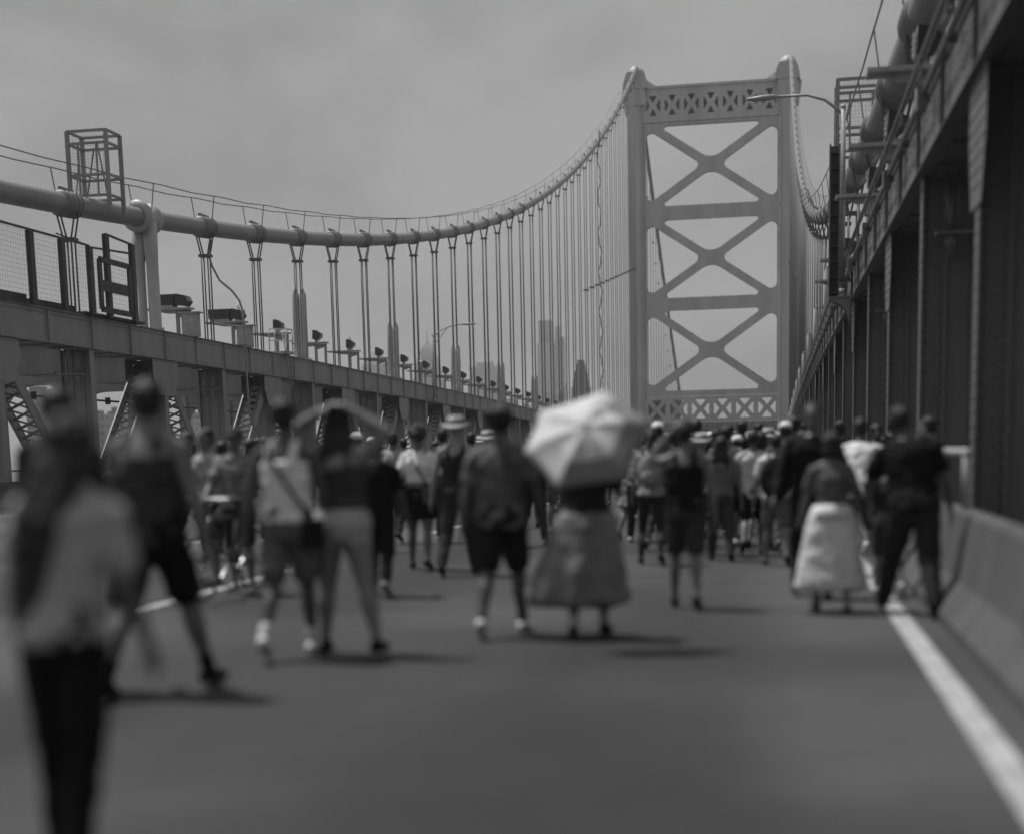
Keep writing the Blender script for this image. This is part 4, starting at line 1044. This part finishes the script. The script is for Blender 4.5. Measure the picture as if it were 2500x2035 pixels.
# --- right of centre
F = Fig('m', legs=((10, 4), (-10, 14)), splay=.015, arms=((0, 40, 70), (-6, 12, 14)), elbows=((-.33, .03, 1.40), None), wrists=((-.13, .05, 1.66), None), build=1.02)
P_('man in a black sleeveless top with one hand raised to his head', 1672, 1022, 12.75, F, sk=.16, top=('tank', BLK, .86), bottom=('shorts', .05), hair='short', shoes=DK)
F = Fig('f', lean=6, legs=((12, 6), (-12, 12)), splay=.02, arms=((16, 16, 20), (6, 16, 14)), build=1.05)
P_('woman in a grey top and long pale flared skirt with a bright white waistband', 2032, 1052, 12.4, F, sk=.15, top=('tee', .13, .98), bottom=('skirt_band', .74, .20, .37, .26, .03), hair='bob', shoes=.12, rz=4)
F = Fig('m', lean=12, side=-7, legs=((24, 4), (-18, 20)), splay=(.07, .02), arms=((16, 24, 44), (-6, 20, 20)), build=1.16, head=(-.04, .02), turn=-10)
P_('big man in a black shirt and dark trousers leaning left beside the right barrier', 2238, 985, 12.2, F, sk=.09, top=('tee', BLK, .86), bottom=('pants', .03), hair='short', shoes=.02)
F = Fig('m', legs=((10, 8), (-10, 10)), arms=((18, 16, 40), (10, 18, 30)), build=1.1)
P_('person in a black jacket facing the camera at the foot of the right wall', 1985, 980, 13.6, F, sk=.14, top=('long', .014, .84), bottom=('pants', .02), hair='short', shoes=.03, rz=176, face=True)
F = Fig('m', lean=20, legs=((14, 10), (-14, 14)), arms=((24, 10, 20), (20, 10, 20)), build=1.05)
P_('man in a bright white t-shirt between the pale skirt and the man in black', 2104, 1016, 15.6, F, sk=.12, top=('tee', .85, .86), bottom=('shorts', .05), hair='short', shoes=.2)
F = Fig('m', legs=((12, 8), (-12, 14)), arms=((8, 12, 14), (-8, 12, 14)))
P_('person glimpsed behind the big man in black, head turned to the side', 2270, 1012, 17, F, sk=.3, top=('tee', .1), bottom=('pants', .04), hair='short', shoes=.05, rz=60)
F = Fig('f', legs=((12, 8), (-14, 20)), arms=((14, 14, 50), (-8, 12, 14)), build=.95)
P_('child in dark top with bare legs walking left of the man in black', 2172, 1110, 13.8, F, sk=.22, top=('tee', .04), bottom=('shorts', .06), hair='ponytail', shoes=.5)
# --- behind the couple, left
F = Fig('m', legs=((8, 4), (-6, 8)), arms=((4, 14, 8), (-4, 14, 8)))
P_('person in a pale printed t-shirt and black shorts standing before the left truss', 502, 1040, 15.2, F, sk=.17, top=('tee', pattern1, .9), bottom=('shorts', BLK), hair='short', shoes=.1, rz=150, vox=.014)
F = Fig('m', legs=((6, 4), (-6, 8)), arms=((30, 14, 30), (30, 14, 30)), wrists=((-.25, .33, .98), (.25, .33, .98)))
P_('cyclist in cap and sunglasses facing the camera, hands on a bicycle', 572, 1040, 14.2, F, sk=.14, top=('tee', floral, .9), bottom=('shorts', .03), hair='cap', shoes=.4, rz=178, face='glasses', vox=.014, strap=dict(hatg=.06))
xb_, yb_ = at_y(560, 1400, 13.7).x, 13.7
t = thing('bicycle', 'bicycle held by the cyclist facing the camera, front wheel foremost', 'bicycle', (xb_, yb_, 0), rz=R(172))
for yy in (-.52, .52):
    s = MB(); ring = [(0, yy+.32*math.cos(k*math.pi/16), .34+.32*math.sin(k*math.pi/16)) for k in range(33)]; s.tube(ring, .018, 8, caps=False); o = s.build('wheel', M['rubber'], t, base=(0, 0, 0))
    s = MB()
    for k in range(14): s.tube([(0, yy, .34), (0, yy+.31*math.cos(k*math.pi/7), .34+.31*math.sin(k*math.pi/7))], .002, 3)
    s.tube([(-.04, yy, .34), (.04, yy, .34)], .02, 8); s.build('spokes', M['chrome'], o, base=(0, 0, 0))
s = MB(); A, B, C_, D, E_ = (0, -.08, .30), (0, -.2, .80), (0, .33, .82), (0, -.52, .34), (0, .52, .34)
for a, b in ((A, B), (B, C_), (A, C_), (A, D), (B, D)): s.tube([a, b], .016, 8)
s.tube([C_, (0, .36, .72), E_], .015, 8); s.tube([C_, (0, .30, .98)], .014, 8); s.build('frame', mat('bike_paint', .08, .3, .05, 3), t, base=(0, 0, 0))
s = MB(); s.tube([(-.29, .26, 1.0), (-.2, .3, 1.0), (.2, .3, 1.0), (.29, .26, 1.0)], .013, 8); s.build('handlebar', M['chrome'], t, base=(0, 0, 0))
s = MB(); s.tube([B, (0, -.24, .95)], .013, 8); s.ball((0, -.24, .97), .07, .13, .03, 12); s.build('saddle', M['rubber'], t, base=(0, 0, 0))
s = MB(); s.tube([(-.07, -.08, .30), (.07, -.08, .30)], .012, 6)
for sx in (-1, 1): s.beam((sx*.07, -.08, .30), (sx*.07, -.08+sx*.12, .30-sx*.1), .015, .02); s.box(sx*.07-.0, sx*.07+sx*.09, -.12+sx*.12, -.04+sx*.12, .29-sx*.1, .31-sx*.1)
s.build('pedals', M['chrome'], t, base=(0, 0, 0))
F = Fig('m', legs=((14, 6), (-14, 24)), arms=((-8, 12, 10), (12, 12, 14)))
P_('figure all in black between the raised-arms woman and the white crop top', 918, 1062, 13.9, F, sk=.08, top=('tee', BLK), bottom=('pants', BLK), hair='short', shoes=.3, vox=.013)
F = Fig('m', legs=((10, 6), (-14, 24)), arms=((10, 12, 14), (-10, 12, 14)))
P_('person in a pale grey shirt beyond the figure all in black', 958, 1052, 22, F, sk=.12, top=('tee', .4), bottom=('pants', .04), hair='short', shoes=.1, vox=.02)
F = Fig('f', legs=((12, 6), (-12, 16)), arms=((-8, 20, 40), (6, 22, 14)), build=1.08)
_, x, y, h = P_('woman in a bright white crop top with a diagonal strap and short black skirt', 1018, 1040, 17, F, sk=.13, top=('tee', .85, 1.08), bottom=('skirt', BLK, .62, .235, .17, .01), hair='afro', hm=M['hairg'], shoes=.05, vox=.013)
q = lambda *a: wpt(F.U(a), x, y, h, 0)
band('shoulder_bag', 'thin shoulder bag strap across the bright white crop top', 'bag', [q(-.09, -.02, 1.47), q(-.05, -.12, 1.36), q(.06, -.14, 1.18), q(.15, -.10, 1.04)], .014, .01, cloth(.1), pouch1)
F = Fig('m', legs=((-12, 18), (14, 6)), arms=((-4, 16, 8), (4, 12, 10)))
P_('man in a pale straw hat and dark shirt walking away', 1112, 1018, 16.2, F, sk=.3, top=('tank', .035, .86), bottom=('pants', .05), hair='hat', shoes=.04, vox=.013)
# --- group right of the umbrella
F = Fig('f', legs=((10, 6), (-12, 18)), arms=((6, 14, 20), (-6, 16, 14)), build=.95)
_, x, y, h = P_('woman in a pale shirt with a backpack just right of the umbrella', 1588, 1045, 17.5, F, sk=.2, top=('tee', .35), bottom=('leggings', .03), hair='ponytail', shoes=.03, vox=.014)
t = thing('backpack', 'pale grey backpack worn by the woman just right of the umbrella', 'bag', (x, y-.2, 1.2)); s = MB(); c = wpt((0, -.19, 1.22), x, y, h, 0)
s.ball(c, .15, .09, .21, 16); s.ball(c+Vector((0, -.07, -.07)), .10, .05, .09, 12); o = s.build('pack', cloth(.3), t); remesh(o, .014, 3)
s = MB()
for sx in (-1, 1): s.tube([c+Vector((sx*.08, .05, .18)), c+Vector((sx*.085, .13, .24)), c+Vector((sx*.085, .25, .18))], .014, 6)
s.build('strap', cloth(.05), t)
F = Fig('f', legs=((12, 6), (-10, 16)), arms=((6, 12, 14), (-6, 12, 14)))
P_('woman in a wide white sunhat above the man in the sleeveless top', 1712, 1058, 19, F, sk=.2, top=('tee', .7), bottom=('shorts', .08), hair='hat', shoes=.06, vox=.016)
F = Fig('m', legs=((12, 6), (-10, 16)), arms=((6, 14, 14), (-6, 14, 14)))
P_('man in a grey shirt and dark long hair right of the white sunhat', 1760, 1062, 18, F, sk=.14, top=('tee', .16), bottom=('pants', .06), hair='long', shoes=.03, vox=.016)
F = Fig('m', legs=((-16, 30), (14, 4)), splay=.02, arms=((-10, 18, 10), (4, 16, 10)))
P_('man in an open white shirt over black shorts, striding in the centre right', 1838, 1048, 18.8, F, sk=.15, top=('tee', .62, .80), bottom=('shorts', BLK), hair='short', shoes=.04, vox=.014)
F = Fig('m', legs=((10, 8), (-14, 24)), arms=((6, 18, 30), (-8, 16, 14)))
P_('person in a white cap bowed behind the striding man in the open shirt', 1800, 1060, 21, F, sk=.2, top=('tee', .3), bottom=('pants', .03), hair='cap', shoes=.05, vox=.016, strap=dict(hatg=.85))
F = Fig('m', legs=((10, 8), (-12, 20)), arms=((6, 14, 14), (-8, 14, 14)), build=1.05)
_, x, y, h = P_('man in a white shirt with a black backpack left of the black jacket', 1895, 1055, 17.2, F, sk=.2, top=('tee', .8), bottom=('shorts', .15), hair='short', shoes=.08, vox=.014)
t = thing('backpack', 'black backpack on the man in a white shirt left of the black jacket', 'bag', (x, y-.2, 1.2)); s = MB(); c = wpt((0, -.2, 1.17), x, y, h, 0)
s.ball(c, .19, .12, .26, 16); s.ball(c+Vector((0, -.09, -.08)), .12, .06, .11, 12); o = s.build('pack', cloth(.012), t); remesh(o, .014, 3)
s = MB()
for sx in (-1, 1): s.tube([c+Vector((sx*.09, .06, .2)), c+Vector((sx*.09, .16, .28)), c+Vector((sx*.09, .29, .2))], .016, 6)
s.build('strap', cloth(.03), t)

# --- distant crowd: twelve outfits, copied with their parts
def register(o): kids[o.name] = list(o.children)
looks = [
    ('in white t-shirt and dark trousers', dict(top=('tee', .8), bottom=('pants', .04), hair='short', sk=.15)),
    ('in black t-shirt and black trousers', dict(top=('tee', BLK), bottom=('pants', .02), hair='short', sk=.1)),
    ('in grey t-shirt and pale shorts', dict(top=('tee', .2), bottom=('shorts', .35), hair='afro', sk=.1)),
    ('in a dark tank top with a ponytail', dict(top=('tank', .04), bottom=('shorts', .12), hair='ponytail', sk=.2, sex='f')),
    ('in a pale cap and mid-grey shirt', dict(top=('tee', .12), bottom=('pants', .1), hair='cap', sk=.2, strap=dict(hatg=.8))),
    ('in a patterned shirt and black shorts', dict(top=('tee', pattern1), bottom=('shorts', BLK), hair='short', sk=.2)),
    ('in a white tank top with long hair', dict(top=('tank', .75), bottom=('leggings', .03), hair='long', sk=.22, sex='f')),
    ('in a dark long-sleeved shirt', dict(top=('long', .05), bottom=('pants', .07), hair='short', sk=.12)),
    ('in a pale straw hat and light shirt', dict(top=('tee', .45), bottom=('shorts', .1), hair='hat', sk=.25)),
    ('in a black top and pale skirt', dict(top=('tee', .03), bottom=('skirt', .4, .55, .26, .2, .03), hair='bob', sk=.15, sex='f')),
]
protos = []
spots = [(430, 1052, 24), (468, 1060, 30), (628, 1060, 26), (742, 1066, 30), (905, 1064, 27), (985, 1066, 31), (1062, 1070, 28), (1150, 1066, 24), (1172, 1072, 33), (1290, 1072, 26), (1340, 1072, 31), (1545, 1050, 22),
         (1568, 1058, 27), (1612, 1056, 24), (1634, 1062, 31), (1660, 1062, 27), (1690, 1066, 33), (1735, 1060, 25), (1742, 1072, 37), (1780, 1058, 27), (1797, 1068, 34), (1822, 1068, 30), (1852, 1062, 25), (1868, 1060, 33), (1880, 1068, 29),
         (1905, 1058, 27), (1925, 1064, 36), (1938, 1056, 24), (1950, 1058, 22), (1590, 1070, 42), (1625, 1074, 48), (1650, 1074, 55), (1680, 1076, 45), (1705, 1078, 58), (1725, 1078, 50), (1755, 1078, 62), (1770, 1076, 47), (1790, 1080, 70), (1812, 1078, 52),
         (1835, 1078, 60), (1845, 1076, 44), (1860, 1080, 72), (1875, 1076, 54), (1890, 1076, 46), (1900, 1080, 80), (1915, 1076, 60), (1380, 1078, 44), (1430, 1078, 40), (1500, 1074, 36), (1250, 1078, 42), (1130, 1078, 46), (1020, 1076, 44), (880, 1074, 46), (650, 1064, 40), (540, 1062, 36)]
spots += [(1556, 1056, 21.5), (1606, 1052, 20), (1645, 1058, 21), (1700, 1056, 22.5), (1748, 1052, 23), (1772, 1054, 20.5), (1812, 1052, 23.5), (1858, 1052, 19.8), (1876, 1056, 21.8), (1918, 1052, 19.6), (1935, 1056, 21), (1958, 1052, 18.8),
          (1360, 1066, 24), (1395, 1068, 27), (1300, 1066, 21), (1190, 1062, 21), (1080, 1062, 22), (870, 1058, 20), (455, 1050, 19), (540, 1052, 20), (610, 1050, 18.5), (645, 1056, 22), (2050, 1056, 20), (2140, 1052, 19), (2180, 1056, 22), (2006, 1060, 24)]
random.seed(5)
for i, (nm, kw) in enumerate(looks):
    kw = dict(kw); sex = kw.pop('sex', 'm'); a = random.choice((-1, 1))
    F = Fig(sex, legs=((a*12, 8 if a > 0 else 22), (-a*12, 8 if a < 0 else 22)), arms=((-a*12, 13, 12), (a*12, 13, 12)))
    px, yt, Y = spots[i]; p = at_y(px, yt, Y)
    o = person('distant marcher %s, walking towards the tower' % nm, p.x, Y, 1.72 if sex == 'm' else 1.62, F=F, shoes=random.choice((.03, .2, .6)), vox=.021, rz=random.uniform(-12, 12), group='distant marchers ' + nm, **kw)
    protos.append(o); register(o)
    for c in o.children: register(c)
order = []
for i in range(10, len(spots)):
    px, yt, Y = spots[i]; p = at_y(px, yt, Y); k = random.randrange(10)
    c = copy_tree(protos[k]); c.location = (p.x, Y, zc(Y)); c.rotation_euler.z = R(random.uniform(-14, 14)); sc = random.uniform(.94, 1.05)*protos[k].scale[0]; c.scale = (sc, sc, sc)

# ================================================================ the air
s = MB(); s.box(-1800, 1500, -200, 2900, -47, 260)
o = s.build('haze', M['steel']); o['kind'] = 'stuff'; o['label'] = 'thin summer haze filling the air'
hm_ = bpy.data.materials.new('haze'); hm_.use_nodes = True; t = hm_.node_tree; t.nodes.clear()
ou = t.nodes.new('ShaderNodeOutputMaterial'); vo = t.nodes.new('ShaderNodeVolumePrincipled'); vo.inputs['Color'].default_value = (.9, .9, .9, 1); vo.inputs['Density'].default_value = .00027; vo.inputs['Anisotropy'].default_value = .2
t.links.new(vo.outputs[0], ou.inputs['Volume']); o.data.materials.clear(); o.data.materials.append(hm_)
